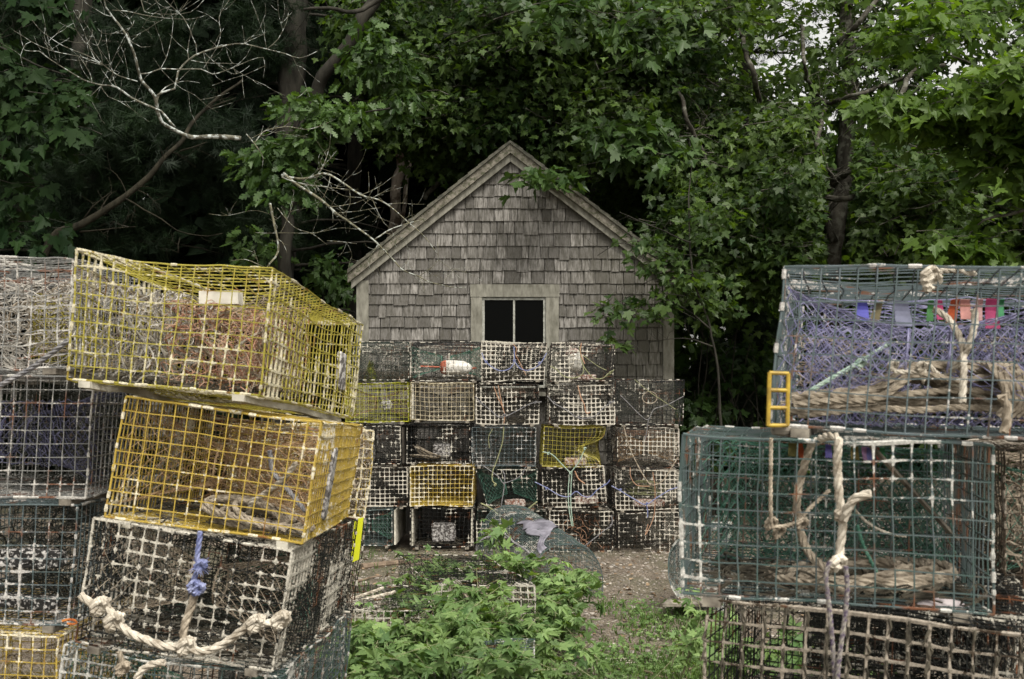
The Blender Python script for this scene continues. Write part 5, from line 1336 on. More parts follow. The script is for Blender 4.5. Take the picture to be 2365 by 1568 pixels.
# --- big maple at the right
tA = tree('maple_tree', 'large maple with a forked grey trunk and dark spreading limbs, behind the near right stack', 'tree', (3.75, 13.0, g0(3.75, 13.0)), 'broadleaf trees behind the yard')
mb = MB()
limb(mb, [V3(3.65, 13, 0.1), pix(1915, 760, 13), pix(1925, 560, 13), pix(1950, 400, 13), pix(1962, 200, 13), pix(1955, 0, 13), pix(1975, -350, 13.1), pix(2000, -800, 13.2)], .13, .04, 12, .02)
dl = 12.2
for P_, a_, b2_ in (([(1925, 560), (1905, 510), (1893, 466), (1880, 400), (1862, 300)], .05, .02), ([(1800, 520), (1846, 486), (1905, 443), (1964, 392), (2023, 353), (2070, 321), (2113, 286), (2200, 200)], .045, .03), ([(1885, 455), (1952, 457), (2023, 447), (2085, 455), (2156, 435), (2187, 423), (2280, 400)], .035, .012),
    ([(1705, 60), (1732, 149), (1756, 235), (1780, 314), (1807, 376), (1830, 470), (1900, 600)], .022, .045), ([(1850, 60), (1858, 149), (1866, 188), (1905, 235), (1983, 216), (2062, 188), (2180, 150)], .02, .02), ([(1905, 235), (1890, 330), (1925, 430)], .02, .035),
    ([(1560, 160), (1575, 235), (1600, 300), (1640, 420), (1660, 560)], .015, .035), ([(2500, 340), (2364, 368), (2258, 400), (2180, 430)], .03, .01), ([(2500, 120), (2364, 170), (2240, 240), (2150, 275)], .03, .008), ([(1560, 290), (1600, 297), (1660, 288), (1710, 285)], .01, .006),
    ([(2000, 380), (2060, 260), (2130, 120), (2200, -40)], .035, .02), ([(1960, 420), (2010, 470), (2080, 560), (2120, 640)], .02, .006), ([(1640, 640), (1628, 540), (1610, 460)], .03, .015), ([(1935, 100), (1990, 40), (2060, -40)], .03, .02)):
    limb(mb, [pix(x, y, dl + .5 * math.sin(x)) for x, y in P_], a_, b2_, 7, .03, twg=7, tl=.55)
EAT = [ell(1700, 80, 12.8, 240, 190, 1.3, 170), ell(2000, 110, 13.2, 260, 220, 1.3, 140), ell(2280, 140, 12.8, 220, 200, 1.3, 150)]
EA = [ ell(1760, 400, 12.2, 240, 160, 1.4, 380), ell(2080, 470, 12.0, 240, 150, 1.4, 340), ell(2320, 450, 12.4, 180, 190, 1.5, 300), ell(1640, 560, 12.2, 150, 90, 1.0, 130), ell(1900, 590, 11.8, 230, 80, 1.0, 230), ell(2250, 600, 12.2, 200, 70, 1.0, 160), ell(2500, 300, 12.5, 200, 350, 2, 200)]
tw = MB()
crown('crown', M['leaf_maple'], tA, EAT, 'maple', .098, 16, .30, .6, gap=.50, seed=5, twig=mb, twr=.006)
crown('crown', M['leaf_maple'], tA, EA, 'maple', .088, 24, .30, .45, gap=.44, seed=3, twig=mb, twr=.006, avoid=lambda P: av(P) | ((P[:, 0] / P[:, 1] > .274) & (P[:, 0] / P[:, 1] < .301) & (P[:, 1] < 12.95) & (P[:, 2] > 2.5) & (P[:, 2] < 4.5)))
EA2 = [(4.5, 13.5, 9.4, 4.2, 3.0, 1.6, 120)]
mb.build('trunk', M['bark_maple'], tA, sm=True)
crown('shade_crown_top', M['leaf_maple'], tA, EA2, 'hex', .30, 10, .5, .5, gap=.46, seed=4)  # unseen leaves above the frame, added to shade what lies below
# near bright maple at the right edge
tN = tree('young_maple', 'bright green young maple with big leaves, leaning in from the right edge of the view', 'tree', (4.6, 9.6, g0(4.6, 9.6)), 'broadleaf trees behind the yard')
mb = MB()
limb(mb, [V3(4.6, 9.6, .1), V3(4.5, 9.5, 2.0), V3(4.35, 9.4, 4.0), V3(4.3, 9.4, 6.5)], .07, .02, 8)
for P_ in ([(2440, 200), (2364, 240), (2240, 262), (2140, 268)], [(2440, 130), (2300, 160), (2180, 120)], [(2440, 330), (2330, 300), (2230, 290), (2120, 265), (2040, 240)], [(2440, 480), (2300, 500), (2220, 560)]):
    limb(mb, [pix(x, y, 9.3) for x, y in P_], .018, .005, 6, .02, twg=6, tl=.35)
crown('crown', M['leaf_bright'], tN, [ell(2230, 250, 9.2, 150, 60, .5, 50), ell(2330, 200, 9.0, 90, 70, .5, 40), ell(2060, 245, 9.3, 60, 30, .3, 9), ell(2150, 60, 9.4, 140, 50, .5, 20), ell(2320, 350, 9.2, 70, 70, .5, 26), ell(2190, 560, 9.3, 110, 40, .3, 18), ell(2430, 250, 9.2, 60, 250, .8, 60)], 'maple', .115, 15, .22, .55, gap=.30, seed=6, twig=mb)
mb.build('trunk', M['bark_maple'], tN, sm=True)
# --- maple behind the shed
tB = tree('maple_tree', 'broad maple crown spreading over and behind the shed roof', 'tree', (1.1, 15.6, g0(1.1, 15.6)), 'broadleaf trees behind the yard')
mb = MB()
limb(mb, [V3(1.1, 15.6, .1), V3(1.0, 15.5, 3), V3(1.1, 15.3, 5), V3(.9, 15, 9)], .16, .05, 10)
for P_, d_ in (([(1420, 300), (1300, 290), (1180, 270), (1060, 250), (960, 270)], 13.4), ([(1200, 330), (1230, 290), (1330, 200), (1420, 100)], 13.6), ([(1240, 30), (1150, 28), (1080, 10), (1030, -30)], 12), ([(1100, 420), (1180, 350), (1215, 290)], 14.4), ([(980, 460), (1040, 380), (1100, 330), (1180, 280)], 13.2), ([(1460, -20), (1480, 60), (1530, 110), (1600, 160)], 12), ([(1400, 130), (1480, 170), (1560, 150), (1660, 200)], 12.4)):
    limb(mb, [pix(x, y, d_) for x, y in P_], .03, .008, 7, .03, twg=12, tl=.7)
EB = [ell(1000, 100, 13.0, 200, 170, 1.3, 300), ell(1250, 90, 12.6, 230, 170, 1.4, 420), ell(1480, 120, 12.8, 210, 190, 1.4, 380), ell(1080, 270, 12.8, 220, 100, 1.0, 300), ell(1330, 270, 12.6, 230, 110, 1.0, 380), ell(1540, 350, 13.4, 160, 130, 1.2, 220), ell(950, 400, 16.4, 110, 130, .6, 90), ell(870, 60, 12.6, 90, 110, 1.0, 80), ell(1440, 470, 15.5, 110, 110, .6, 60)]
crown('crown', M['leaf_maple'], tB, EB, 'maple', .085, 24, .28, .48, gap=.42, seed=8, twig=mb, twr=.005, avoid=av)
crown('crown', M['leaf_bright'], tB, [ell(1100, 80, 14.5, 300, 120, .6, 120), ell(1550, 200, 14.6, 200, 150, .6, 90), ell(1420, 420, 15.8, 120, 100, .5, 50), ell(1000, 480, 15.8, 80, 90, .4, 22)], 'maple', .13, 13, .28, .7, gap=.4, seed=9, avoid=av)
crown('crown', M['leaf_oak'], tB, [ell(1235, 400, 10.6, 45, 25, .12, 4), ell(1290, 400, 10.7, 30, 20, .1, 3), ell(1300, 30, 10.4, 90, 35, .3, 12), ell(1480, 60, 10.5, 120, 50, .3, 16), ell(1450, 300, 10.8, 100, 50, .3, 18), ell(1500, 340, 10.8, 110, 35, .3, 16)], 'maple', .125, 10, .2, .75, gap=.2, seed=10, twig=mb)
crown('shade_crown_top', M['leaf_maple'], tB, [(.3, 15.5, 9.2, 3.6, 3.0, 1.8, 240)], 'hex', .30, 10, .5, .5, gap=.44, seed=11)  # coarse leaf layer out of view, added for its shade
mb.build('trunk', M['bark_maple'], tB, sm=True)
# --- maple sapling at the shed's right corner
tS = tree('maple_sapling', 'thin maple sapling hanging its leaves over the right corner of the shed wall', 'sapling', (1.95, 10.55, g0(1.95, 10.55)), 'broadleaf trees behind the yard')
mb = MB()
limb(mb, [V3(1.95, 10.55, .1), pix(1660, 900, 10.55), pix(1640, 760, 10.5), pix(1600, 640, 10.5), pix(1590, 500, 10.6), pix(1600, 330, 10.8)], .018, .005, 6)
for P_ in ([(1640, 760), (1560, 700), (1470, 680), (1390, 720)], [(1600, 640), (1520, 600), (1440, 560), (1380, 590)], [(1645, 800), (1580, 780), (1500, 790)], [(1595, 560), (1500, 520), (1430, 490)]):
    limb(mb, [pix(x, y, 10.45) for x, y in P_], .008, .003, 5, .01, twg=5, tl=.25)
crown('crown', M['leaf_maple'], tS, [ell(1565, 640, 10.45, 50, 45, .2, 22), ell(1540, 590, 10.5, 45, 25, .15, 12), ell(1500, 560, 10.6, 35, 18, .12, 5), ell(1480, 550, 10.5, 40, 18, .12, 4), ell(1440, 715, 10.4, 60, 22, .15, 12), ell(1425, 785, 10.4, 25, 14, .1, 3), ell(1545, 700, 10.45, 50, 30, .2, 9), ell(1640, 510, 10.6, 70, 60, .4, 22), ell(1650, 650, 10.7, 50, 80, .3, 22)], 'maple', .085, 7, .17, .30, gap=.25, seed=13, twig=mb, twr=.003, twl=.2)
mb.build('trunk', M['bark_dark'], tS, sm=True)
# --- pale slim trunk left of the shed
tC = tree('birch_tree', 'slim pale barked trunk standing between the dark pines and the shed roof', 'tree', (-1.5, 15.0, g0(-1.5, 15.0)), 'broadleaf trees behind the yard')
mb = MB(); limb(mb, [V3(-1.5, 15, .1), pix(905, 700, 15), pix(912, 480, 15), pix(935, 300, 15), pix(925, 120, 15), pix(945, -100, 15), pix(950, -500, 15)], .085, .05, 10, .03, twg=6)
limb(mb, [pix(925, 560, 14.9), pix(938, 430, 14.9), pix(948, 330, 14.9), pix(940, 240, 14.9)], .03, .02, 7, .02); mb.build('trunk', M['bark_birch'], tC, sm=True)
crown('crown', M['leaf_oak'], tC, [ell(900, 250, 13.6, 90, 90, .4, 30), ell(950, -150, 14.2, 200, 150, 1, 80)], 'maple', .11, 12, .25, .4, gap=.35, seed=14)
# --- oak with the dead limbs
tD = tree('oak_tree', 'oak with few green leaf tufts and bare dead limbs, left of the shed', 'tree', (-2.35, 11.6, g0(-2.35, 11.6)), 'broadleaf trees behind the yard')
mb = MB()
limb(mb, [V3(-2.35, 11.6, .1), pix(660, 620, 11.6), pix(680, 420, 11.5), pix(725, 235, 11.4), pix(764, 157, 11.3), pix(843, 40, 11.2), pix(900, -120, 11.2), pix(960, -400, 11.2)], .075, .055, 10, .04)
limb(mb, [pix(695, 330, 11.4), pix(740, 295, 11.0), pix(775, 275, 10.6), pix(830, 262, 10.2), pix(900, 250, 10.0)], .018, .006, 6, .015, twg=6, tl=.3)
limb(mb, [pix(900, -20, 11), pix(850, 15, 11), pix(800, 28, 10.8), pix(760, 18, 10.7), pix(700, 22, 10.7)], .028, .012, 7, .02, twg=5)
for P_ in ([(690, 330), (640, 340), (600, 330)], [(700, 380), (660, 420), (640, 450)], [(720, 260), (690, 235), (640, 225)]): limb(mb, [pix(x, y, 10.6) for x, y in P_], .012, .004, 6, .012, twg=7, tl=.3)
mb.build('trunk', M['bark_dark'], tD, sm=True)
ED = [ell(690, 238, 10.4, 50, 22, .2, 13), ell(765, 262, 10.3, 35, 18, .15, 7), ell(820, 262, 10.2, 35, 25, .2, 9), ell(640, 350, 10.5, 70, 40, .3, 26), ell(720, 320, 10.4, 45, 35, .2, 13), ell(665, 420, 10.4, 40, 45, .25, 18), ell(590, 370, 10.7, 45, 25, .2, 10), ell(860, 120, 10.8, 60, 80, .4, 26), ell(590, 560, 11.6, 60, 50, .3, 12), ell(900, 200, 11, 70, 70, .4, 22)]
crown('crown', M['leaf_oak'], tD, ED, 'oak', .115, 12, .16, .55, gap=.2, seed=15, jit=.6)
def ZP(lst, k=.392): return [(x * k, y * k) for x, y in lst]
dm = MB()
def dead(lst, r0, r1, d0, d1, tw_=6, tl=.35, mbx=None, zoom=True):
    pts = ZP(lst) if zoom else lst; n = len(pts); r0 *= .74; r1 *= .74
    return limb(mbx or dm, [pix(x, y, d0 + (d1 - d0) * i / (n - 1)) for i, (x, y) in enumerate(pts)], r0, r1, 7, .008, .05, twg=max(1, int(tw_ * .62)), tl=tl * 1.25, lv=2, tr=.5, trm=.0014)
dead([(1420, 815), (1280, 805), (1130, 805), (1040, 770), (950, 720), (925, 650), (915, 570), (830, 470), (810, 400), (790, 310), (740, 200), (660, 100), (620, 40), (600, -60)], .026, .007, 8.8, 8.2, 6)
dead([(915, 570), (960, 540), (1030, 520), (1050, 420), (1110, 350), (1200, 300), (1330, 265), (1440, 255), (1570, 290), (1680, 320), (1760, 345), (1870, 300)], .012, .0025, 8.4, 8.6, 12)
dead([(1030, 750), (950, 650), (880, 620), (780, 575), (690, 515), (600, 500), (490, 470), (400, 410), (300, 350), (230, 305), (140, 300), (115, 180)], .013, .0025, 8.5, 8.0, 10)
dead([(810, 480), (700, 450), (600, 380), (500, 320), (350, 260), (230, 180), (190, 120)], .006, .002, 8.3, 8.0, 6)
dead([(600, 380), (470, 330), (300, 300), (180, 250), (80, 180)], .005, .002, 8.2, 8.0, 5)
dead([(830, 435), (880, 430), (950, 405), (1060, 405), (1180, 405), (1250, 435), (1370, 400), (1550, 340), (1550, 460)], .007, .0022, 8.3, 8.5, 8)
dead([(1160, 330), (1155, 260), (1130, 210), (1080, 100), (970, 0)], .006, .0022, 8.5, 8.4, 5)
dead([(660, 60), (740, 68), (830, 85), (960, 100), (1120, 110), (1210, 90)], .005, .002, 8.3, 8.5, 4)
dead([(830, 0), (850, 70), (1000, 80), (1120, 70), (1200, 0)], .004, .002, 8.4, 8.5, 3)
dead([(1570, 290), (1640, 230), (1690, 130), (1700, 70)], .005, .002, 8.6, 8.6, 4)
dead([(1200, 400), (1300, 220), (1290, 100), (1350, 0)], .004, .002, 8.5, 8.6, 4)
dead([(750, 190), (770, 240), (830, 275), (885, 275)], .004, .002, 8.4, 8.4, 2); dead([(740, 190), (780, 150), (790, 120)], .005, .002, 8.4, 8.4, 1)
dead([(590, 500), (640, 570), (710, 600), (770, 640)], .004, .002, 8.3, 8.3, 3)
o = dm.build('dead_limb', M['bark_lichen'], tD, sm=True)
dm = MB()
DP = lambda lst, r0, r1, d0, d1, t_=6, tl=.3: dead(lst, r0, r1, d0, d1, t_, tl, dm, False)
DP([(655, 400), (690, 430), (740, 460), (775, 493), (798, 507), (860, 553), (903, 596), (930, 623), (968, 638), (991, 652), (1038, 661), (1076, 663)], .018, .004, 9.9, 9.2, 9)
DP([(650, 405), (700, 412), (745, 400), (775, 411), (798, 426), (833, 449), (872, 461), (903, 480), (941, 511), (976, 542), (1011, 588)], .017, .003, 10.0, 9.5, 12)
DP([(865, 553), (900, 530), (940, 515), (985, 505)], .009, .003, 9.4, 9.6, 4); DP([(968, 638), (1000, 615), (1012, 600), (1010, 560)], .004, .002, 9.25, 9.3, 4); DP([(1012, 600), (1040, 620), (1065, 645)], .0035, .0015, 9.3, 9.3, 3)
DP([(650, 410), (700, 425), (760, 432), (820, 440), (870, 470)], .006, .002, 9.8, 9.8, 8); DP([(640, 480), (680, 525), (720, 540), (755, 565)], .005, .002, 9.6, 9.6, 3); DP([(755, 556), (800, 560), (824, 563)], .004, .002, 9.6, 9.6, 2)
DP([(775, 493), (830, 487), (870, 480)], .004, .002, 9.6, 9.6, 5)
dead([(1590, 1200), (1620, 1330), (1640, 1480), (1570, 1580)], .014, .011, 9.4, 9.2, 3, .25, dm); dead([(1570, 1580), (1440, 1530), (1360, 1535)], .005, .003, 9.2, 9.2, 2, .2, dm)
dead([(1500, 1370), (1650, 1372), (1850, 1370), (2010, 1340), (2171, 1360)], .003, .002, 9.8, 9.8, 4, .25, dm)
dead([(1230, 1260), (1350, 1270), (1500, 1240), (1640, 1290)], .003, .0015, 10, 10, 3, .2, dm)
dead([(1450, 790), (1500, 850), (1550, 930), (1545, 980)], .007, .004, 9.6, 9.6, 2, .2, dm); dead([(1500, 840), (1570, 770), (1700, 750), (1830, 760), (1980, 700)], .005, .004, 9.6, 10.2, 6, .25, dm)
dead([(1660, 1040), (1800, 1090), (1920, 1100), (2020, 1150), (2130, 1165)], .005, .002, 9.9, 9.9, 8, .3, dm)
o = dm.build('dead_limb', M['bark_dead'], tD, sm=True)
# leaning fallen trunk in the dark
tF = thing('fallen_trunk', 'bare dead trunk leaning diagonally through the dark pines above the yellow trap', 'dead tree', pix(60, 1000, 9.6))
mb = MB(); limb(mb, [pix(60, 1000, 9.6)] + [pix(x, y, 9.6 + i * .1) for i, (x, y) in enumerate(ZP([(260, 1500), (480, 1320), (740, 1150), (1000, 900), (1100, 780), (1160, 690), (1300, 570), (1430, 470)]))], .05, .010, 9, .015, twg=8, tl=.3)
for l_ in ([(740, 1170), (900, 1260), (1050, 1360), (1220, 1390), (1310, 1375)], [(480, 1310), (540, 1220), (655, 1130)], [(470, 1365), (640, 1355), (800, 1335)], [(1060, 890), (1140, 870), (1220, 835)], [(1220, 640), (1300, 610), (1390, 575)], [(1050, 1490), (1060, 1400)]):
    limb(mb, [pix(x, y, 9.7) for x, y in ZP(l_)], .008, .003, 5, .01, twg=2, tl=.2)
mb.build('trunk', M['bark_fallen'], tF, sm=True)
# --- maple branches reaching in from the left edge
tL = tree('maple_tree', 'maple reaching in from beyond the left edge, leaves hanging in front of the dark pines', 'tree', (-4.6, 8.6, g0(-4.6, 8.6)), 'broadleaf trees behind the yard')
mb = MB(); limb(mb, [V3(-4.6, 8.6, .1), V3(-4.5, 8.6, 3), V3(-4.4, 8.5, 6.5)], .1, .04, 8)
for P_ in ([(-120, 60), (20, 120), (110, 160), (190, 190)], [(-120, 180), (0, 200), (90, 240), (180, 290)], [(-120, 330), (-20, 350), (60, 400), (110, 440)], [(-120, 420), (-20, 450), (50, 490), (110, 510)], [(-60, -80), (80, -20), (180, 10)]): limb(mb, [pix(x, y, 8.4) for x, y in P_], .014, .004, 6, .015, twg=4, tl=.3)
EL_ = [ell(30, 160, 8.3, 60, 45, .3, 8), ell(100, 190, 8.3, 50, 32, .25, 5), ell(160, 215, 8.2, 38, 35, .2, 4), ell(60, 245, 8.3, 65, 35, .25, 5), ell(180, 290, 8.2, 25, 25, .15, 2), ell(140, 250, 8.2, 40, 25, .15, 3), ell(40, 370, 8.3, 50, 35, .25, 4), ell(80, 425, 8.3, 32, 24, .15, 2), ell(10, 460, 8.3, 30, 45, .2, 3), ell(108, 512, 8.2, 32, 14, .1, 2), ell(30, 515, 8.2, 25, 18, .1, 2), ell(130, 340, 8.2, 30, 12, .1, 2), ell(110, 5, 8.4, 80, 25, .3, 4), ell(180, 30, 8.4, 40, 20, .2, 2), ell(-80, 250, 8.4, 60, 300, .6, 21)]
M['leaf_shade'] = leaf_mat('shaded_maple_leaf', (.006, .018, .005), (.024, .048, .012), trans=.12, spec=.10, gloss=.6)  # darker copy of the maple leaf, shade painted into its colour
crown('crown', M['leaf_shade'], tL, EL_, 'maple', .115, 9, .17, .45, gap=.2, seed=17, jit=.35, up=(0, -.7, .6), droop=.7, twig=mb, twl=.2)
mb.build('trunk', M['bark_dark'], tL, sm=True)
# --- pines; their foliage above the frame is added to darken the left side
def pine(label, x, y, h, r, ells, seed, mat='leaf_pine', lean=(0, 0), group='pines in the dark behind the yard', size=.13, per=9):
    t = tree('pine_tree', label, 'pine', (x, y, g0(x, y)), group); mb = MB()
    limb(mb, [V3(x, y, .1), V3(x + lean[0] * .5, y, h * .3), V3(x + lean[0], y, h * .6), V3(x + lean[1], y, h)], r, r * .35, 10, .03)
    rr = random.Random(seed)
    for k in range(26):
        z = rr.uniform(1.2, h * .95); a = rr.uniform(0, 6.283); L_ = rr.uniform(.8, 2.2) * (1.1 - z / h * .5)
        p = V3(x + lean[0] * z / h, y, z); limb(mb, [p, p + V3(math.cos(a) * L_ * .5, math.sin(a) * L_ * .5, .08), p + V3(math.cos(a) * L_, math.sin(a) * L_, -.05)], .02, .005, 5, .02, .2, twg=3, tl=.4, lv=1)
    mb.build('trunk', M['bark_dark'], t, sm=True)
    crown('crown', M[mat], t, ells, 'needle', size, per, .22, .5, gap=.40, seed=seed, jit=1.2, droop=-.1)
    return t
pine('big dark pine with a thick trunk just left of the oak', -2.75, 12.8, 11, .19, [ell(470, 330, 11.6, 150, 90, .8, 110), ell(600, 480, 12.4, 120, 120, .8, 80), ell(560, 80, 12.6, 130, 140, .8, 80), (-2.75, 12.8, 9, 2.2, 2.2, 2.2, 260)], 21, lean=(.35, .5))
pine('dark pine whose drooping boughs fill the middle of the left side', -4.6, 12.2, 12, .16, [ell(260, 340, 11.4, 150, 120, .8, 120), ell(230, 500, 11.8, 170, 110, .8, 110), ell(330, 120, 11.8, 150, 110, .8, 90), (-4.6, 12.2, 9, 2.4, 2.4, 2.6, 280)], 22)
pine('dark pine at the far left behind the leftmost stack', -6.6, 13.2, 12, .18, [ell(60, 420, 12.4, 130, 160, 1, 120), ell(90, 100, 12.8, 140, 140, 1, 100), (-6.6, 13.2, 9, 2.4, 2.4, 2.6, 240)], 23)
pine('second pine trunk rising between the big pine and the pale birch', -2.0, 14.4, 12, .12, [ell(720, 150, 14, 110, 170, .7, 90), ell(760, 560, 14, 100, 100, .5, 60), (-1.9, 14.4, 9, 2, 2, 2.4, 200)], 24)
pine('light green soft pine showing past the right slope of the shed roof', 1.75, 17.2, 7.5, .09, [ell(1415, 430, 16.6, 60, 75, .5, 90), ell(1470, 560, 16.8, 80, 60, .5, 60), ell(1330, 380, 16.8, 60, 40, .4, 30)], 25, 'leaf_pine2', size=.14, per=12)
pine('dark low pine in the shade right of the shed', 3.2, 15.6, 10, .12, [ell(1700, 720, 15, 120, 110, .9, 110), ell(1680, 900, 15, 120, 90, .9, 80), (3.2, 15.6, 6.6, 1.6, 1.6, 2.2, 120)], 26)
# --- understory shrubs right of the shed
for k, (px, py, d, rx, ry, n, lb, mt_) in enumerate([(1660, 690, 12.6, 70, 60, 30, 'dim broadleaf bush right of the shed corner, highest of the shaded bushes', 'leaf_maple'), (1720, 830, 12.8, 70, 60, 30, 'dim bush low in the shade between shed and near right stack', 'leaf_maple'), (1620, 950, 12.4, 50, 50, 18, 'small dim bush at ground level right of the trap stack', 'leaf_oak'), (760, 640, 12.8, 60, 60, 18, 'dim bush in the dark just left of the shed corner board', 'leaf_oak')]):
    c_ = pix(px, py, d); t = tree('bush', lb, 'bush', (c_.x, c_.y, g0(c_.x, c_.y)), 'shaded bushes beside the shed'); mb = MB()
    for q in range(5): limb(mb, [V3(c_.x + R.gauss(0, .05), c_.y, .12), V3(c_.x + R.gauss(0, .15), c_.y, c_.z * .5), c_ + V3(R.gauss(0, .25), R.gauss(0, .2), R.uniform(0, .3))], .014, .004, 5, .02)
    mb.build('stem', M['bark_dark'], t); crown('foliage', M[mt_], t, [ell(px, py, d, rx, ry, .35, n)], 'maple', .11, 10, .2, .35, gap=.25, seed=30 + k)
# --- the far wood that closes the view
g_ = np.random.default_rng(99)
def wood(name, label, mat, n, x0, x1, y0, y1, hfun, size, seed, tm='hex', gap=.36):
    P = np.stack([g_.uniform(x0, x1, n), g_.uniform(y0, y1, n), g_.random(n)], 1); P[:, 2] = .1 + P[:, 2] * hfun(P[:, 0], P[:, 1])
    v = vnoise(P * .9, seed) * .6 + vnoise(P * 2.3, seed + 1) * .4; P = P[v > gap]
    n = len(P); cl = vnoise(P * .8, seed + 2)
    Nm = np.array([0, -.5, .7])[None] + g_.normal(size=(n, 3)) * .5; Dr = g_.normal(size=(n, 3)) + np.array([0, 0, -.5])
    o = leaves(name, mat, None, P, Nm, Dr, size * (.6 + .8 * g_.random(n)), tm, .5 + (cl - .5) * 1.1 + g_.normal(size=n) * .15, org=(0, 20, 0))
    tag(o, label, 'wood', kind='stuff'); return o
wood('far_wood', 'deep green wood seen through the gaps behind the right hand trees', M['leaf_far'], 46000, -2, 15, 18.5, 23, lambda x, y: 7.1 - 1.6 * smooth(2.0, 4.5, x) + 1.4 * vnoise(np.stack([x * .9, y * .9, x * 0], 1), 7), .26, 71)
wood('far_pine_wood', 'shade-coloured pine wood closing the view on the left', M['leaf_fardark'], 42000, -15, -.5, 15.5, 20, lambda x, y: 13.5 + 0 * x, .40, 75, gap=.22)
wood('unseen_side_wood', 'unseen wood beyond the left of the yard, added to block side light', M['leaf_fardark'], 9000, -15, -9, 6, 16, lambda x, y: 10 + 0 * x, .45, 78, gap=.25)  # out of view, added to keep light off the left side
wood('unseen_side_wood', 'unseen wood beyond the right of the yard, added to block side light', M['leaf_far'], 9000, 8.5, 15, 7, 19, lambda x, y: 8.5 + 0 * x, .40, 80, gap=.25)  # out of view, added to close the right side against light

# ---- vines and weeds among the ground traps
def vine(label, spots, n, seed, size=.064, name='vine', tint=.5, flat=.5):
    n = int(n * 1.35); c_ = pix(*spots[0][:3]); root = thing(name, label, 'plant', (c_.x, c_.y, g0(c_.x, c_.y)), 'leafy vines growing over the ground traps')
    mb = MB(); gg = np.random.default_rng(seed); CC = []; DD = []; NN = []
    tot = sum(s[5] for s in spots)
    for (px, py, d, rx, ry, wgt) in spots:
        c = pix(px, py, d); m = max(3, int(n * wgt / tot / 7))
        for k in range(m):
            a = gg.uniform(0, 6.283); q = math.sqrt(gg.random())
            p = c + V3(math.cos(a) * q * rx / F * d, math.sin(a) * q * rx / F * d * .6, math.sin(a * 1.7 + 1) * q * ry / F * d)
            gzz = g0(p.x, p.y); p.z = max(p.z, gzz + .04)
            b0 = V3(p.x + gg.normal() * .06, p.y + abs(gg.normal()) * .05, max(gzz, p.z - .22)); dr = V3(gg.normal(), gg.normal() - .5, gg.normal() * .4 + .1).normalized()
            e = p + dr * gg.uniform(.08, .22)
            S = catmull([b0, (b0 + p) / 2 + V3(0, 0, .03), p, e - V3(0, 0, .02)], .03); mb.tube(S, np.linspace(.003, .0012, len(S)), sides=4)
            for s in S[len(S) // 3::2]:
                for r_ in (0, 1):
                    dd = (V3(gg.normal(), gg.normal() - .4, gg.normal() * .5 - .25)).normalized(); CC.append(tuple(s + dd * .02)); DD.append(tuple(dd)); NN.append((gg.normal() * .35, -.40 + gg.normal() * .35, .9))
    CC = np.array(CC); k = gg.permutation(len(CC))[:n]; CC = CC[k]; DD = np.array(DD)[k]; NN = np.array(NN)[k]
    mb.build('stem', M['rope_green'], root)
    leaves('foliage', M['leaf_vine'], root, CC, NN, DD, size * (.6 + .7 * gg.random(len(CC))), 'creeper', tint + gg.normal(size=len(CC)) * .2 + (vnoise(CC * 5, seed) - .5) * .7)
vine('dense bright vine leaves at the bottom left of the middle gap', [(900, 1500, 5.1, 100, 50, 4), (1000, 1480, 5.2, 90, 45, 4), (860, 1545, 4.7, 60, 30, 2), (980, 1545, 4.9, 100, 25, 3), (1090, 1530, 5.0, 90, 40, 3), (1160, 1540, 4.7, 60, 30, 2)], 1500, 1)
vine('vine patch around the coiled beige line on the left', [(950, 1385, 6.4, 45, 20, 2), (950, 1410, 6.1, 50, 20, 2), (870, 1450, 5.7, 50, 15, 2), (1000, 1400, 6.0, 40, 20, 1)], 240, 2)
vine('vine tuft creeping over the back of the overgrown dark trap', [(1000, 1300, 7.3, 60, 18, 3), (1060, 1310, 7.1, 50, 15, 2), (960, 1335, 6.9, 40, 12, 1)], 130, 3)
vine('vine climbing onto the side of the round topped trap', [(1150, 1300, 7.3, 45, 14, 2), (1200, 1300, 7.2, 50, 14, 2)], 120, 4)
vine('thick vine bush in front of the open end of the round topped trap', [(1290, 1340, 6.7, 55, 28, 4), (1310, 1380, 6.5, 50, 35, 3), (1265, 1405, 6.3, 55, 35, 3), (1280, 1450, 6.1, 55, 25, 2)], 470, 5)
vine('vine mass spilling over the front of the overgrown dark trap', [(1120, 1430, 5.75, 70, 35, 3), (1180, 1460, 5.6, 70, 35, 3), (1060, 1450, 5.7, 60, 30, 2), (1110, 1380, 5.95, 40, 15, 1)], 620, 6)
vine('low vine shoots right of the green ground trap', [(1250, 1500, 5.4, 50, 30, 2), (1280, 1550, 5.1, 60, 20, 2), (1350, 1490, 5.6, 40, 12, 1)], 120, 7, .055)
vine('ferny weeds growing in the shade behind the near right stack', [(1750, 1500, 4.9, 110, 40, 3), (1650, 1470, 5.2, 50, 30, 2), (1900, 1500, 4.8, 100, 40, 2)], 300, 19, .06)
vine('tiny vine sprig on top of the round topped trap', [(1145, 1205, 8.3, 14, 14, 1), (1160, 1225, 8.2, 12, 10, 1)], 16, 8, .09)
vine('weedy plant at the foot of the near right stack', [(1606, 1400, 4.4, 14, 28, 1), (1612, 1450, 4.3, 10, 30, 1)], 40, 9, .045)
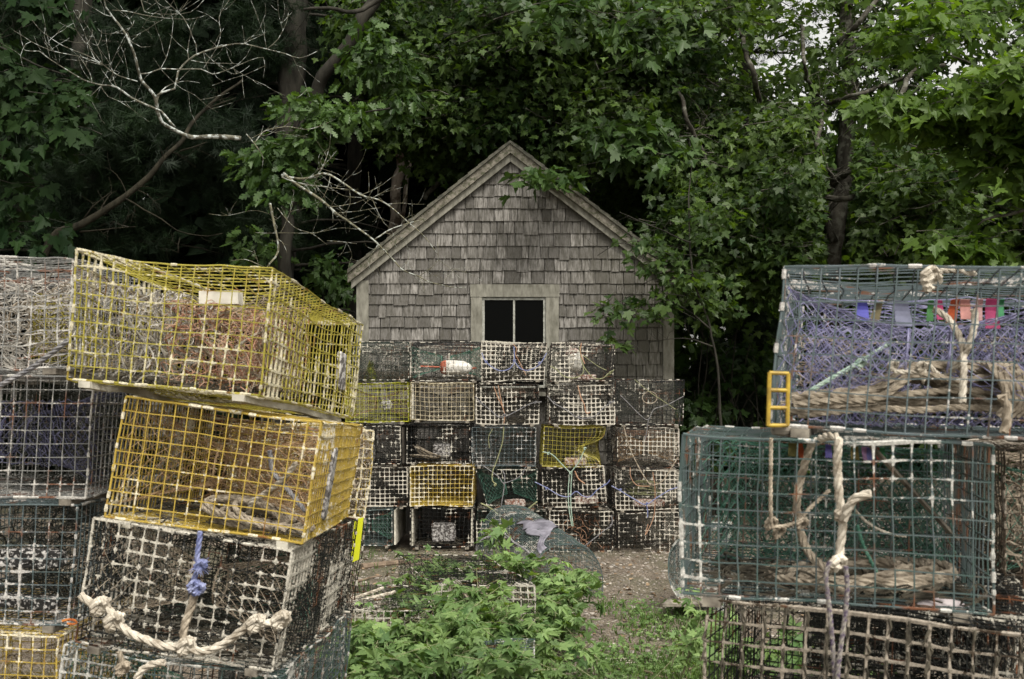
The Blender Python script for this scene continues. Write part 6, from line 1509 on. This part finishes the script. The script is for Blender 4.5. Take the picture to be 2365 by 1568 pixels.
# --- grass and small weeds as ground cover
def blades(n, region, h, seed, name, label, mat, tm='blade'):
    gg = np.random.default_rng(seed); P = []
    while len(P) < n:
        px = gg.uniform(region[0], region[1]); py = gg.uniform(region[2], region[3]); d = (EYE - .06) * F / (py - HZ)
        x = (px - 1182) / F * d; dens = vnoise(np.array([[x * 2.2, d * 2.2, 0]]), seed)[0]
        if gg.random() < (dens - .28) * 2.6: P.append((x, d, g0(x, d)))
    P = np.array(P); V = []; L_ = []
    a = gg.uniform(0, 6.283, n); hh = h * (.4 + gg.random(n)); w = .0022 + .002 * gg.random(n); ln = gg.normal(size=(n, 2)) * .5
    sx, sy = np.cos(a) * w, np.sin(a) * w
    b0 = P - np.stack([sx, sy, 0 * a], 1); b1 = P + np.stack([sx, sy, 0 * a], 1)
    m0 = P + np.stack([ln[:, 0] * hh * .3 - sx * .7, ln[:, 1] * hh * .3 - sy * .7, hh * .6], 1); m1 = m0 + np.stack([sx, sy, 0 * a], 1) * 1.4
    t_ = P + np.stack([ln[:, 0] * hh, ln[:, 1] * hh, hh], 1)
    W = np.stack([b0, b1, m1, m0, t_], 1).reshape(-1, 3); base = (np.arange(n) * 5)[:, None]
    loops = (base + np.array([0, 1, 2, 3, 3, 2, 4])[None]).ravel(); starts = ((np.arange(n) * 7)[:, None] + np.array([0, 4])[None]).ravel(); totals = np.tile([4, 3], n)
    me = mesh_np(name, W, loops, starts, totals, [mat], None, {'tint': np.repeat(np.clip(.5 + gg.normal(size=n) * .25, 0, 1), 5)})
    o = link(name, me); tag(o, label, 'grass', kind='stuff')
M['grass'] = leaf_mat('grass_blade', (.04, .085, .02), (.14, .22, .05), trans=.2, gloss=.6, spec=.2)
blades(3800, (1380, 1700, 1400, 1640), .045, 5, 'grass', 'sparse grass on the dirt in front of the near right stack', M['grass'])
blades(700, (1180, 1640, 1380, 1640), .035, 6, 'grass', 'thin grass on the path right of the vines', M['grass'])
blades(2500, (780, 1250, 1300, 1640), .06, 8, 'grass', 'rough grass under the vines', M['grass'])
gg = np.random.default_rng(12); Q = []
while len(Q) < 1400:
    px = gg.uniform(1240, 1680); py = gg.uniform(1400, 1640); d = (EYE - .05) * F / (py - HZ); x = (px - 1182) / F * d
    k_ = vnoise(np.array([[x * 2.5, d * 2.5, 4]]), 9)[0] + .25 * (px - 1400) / 250
    if gg.random() < (k_ - .62) * 2.4: Q.append((x, d, g0(x, d) + gg.uniform(.005, .045)))
Q = np.array(Q); n = len(Q)
o = leaves('weeds', M['leaf_vine'], None, Q, np.array([0, -.3, 1.0])[None] + gg.normal(size=(n, 3)) * .4, gg.normal(size=(n, 3)) * np.array([1, 1, .2]), .026 * (.6 + .8 * gg.random(n)), 'creeper', .45 + gg.normal(size=n) * .2, org=(1, 5.5, 0)); tag(o, 'small bright green weeds covering the ground before the near right stack', 'weeds', kind='stuff')
# dead leaves and twigs scattered as litter
Q = np.stack([gg.uniform(-2.4, 2.6, 1500), gg.uniform(4.6, 10, 1500), np.zeros(1500)], 1); Q[:, 2] = gz(Q[:, 0], Q[:, 1]) + .006
M['litter'] = simple_mat('dead_leaves', (.10, .06, .035), (.26, .19, .12), 6, .9)
o = leaves('leaf_litter', M['litter'], None, Q, np.array([0, 0, 1.0])[None] + gg.normal(size=(1500, 3)) * .3, gg.normal(size=(1500, 3)) * np.array([1, 1, .1]), .022 + .025 * gg.random(1500), 'hex', gg.random(1500), org=(0, 7, 0)); tag(o, 'dry brown leaf litter scattered on the dirt', 'leaf litter', kind='stuff')
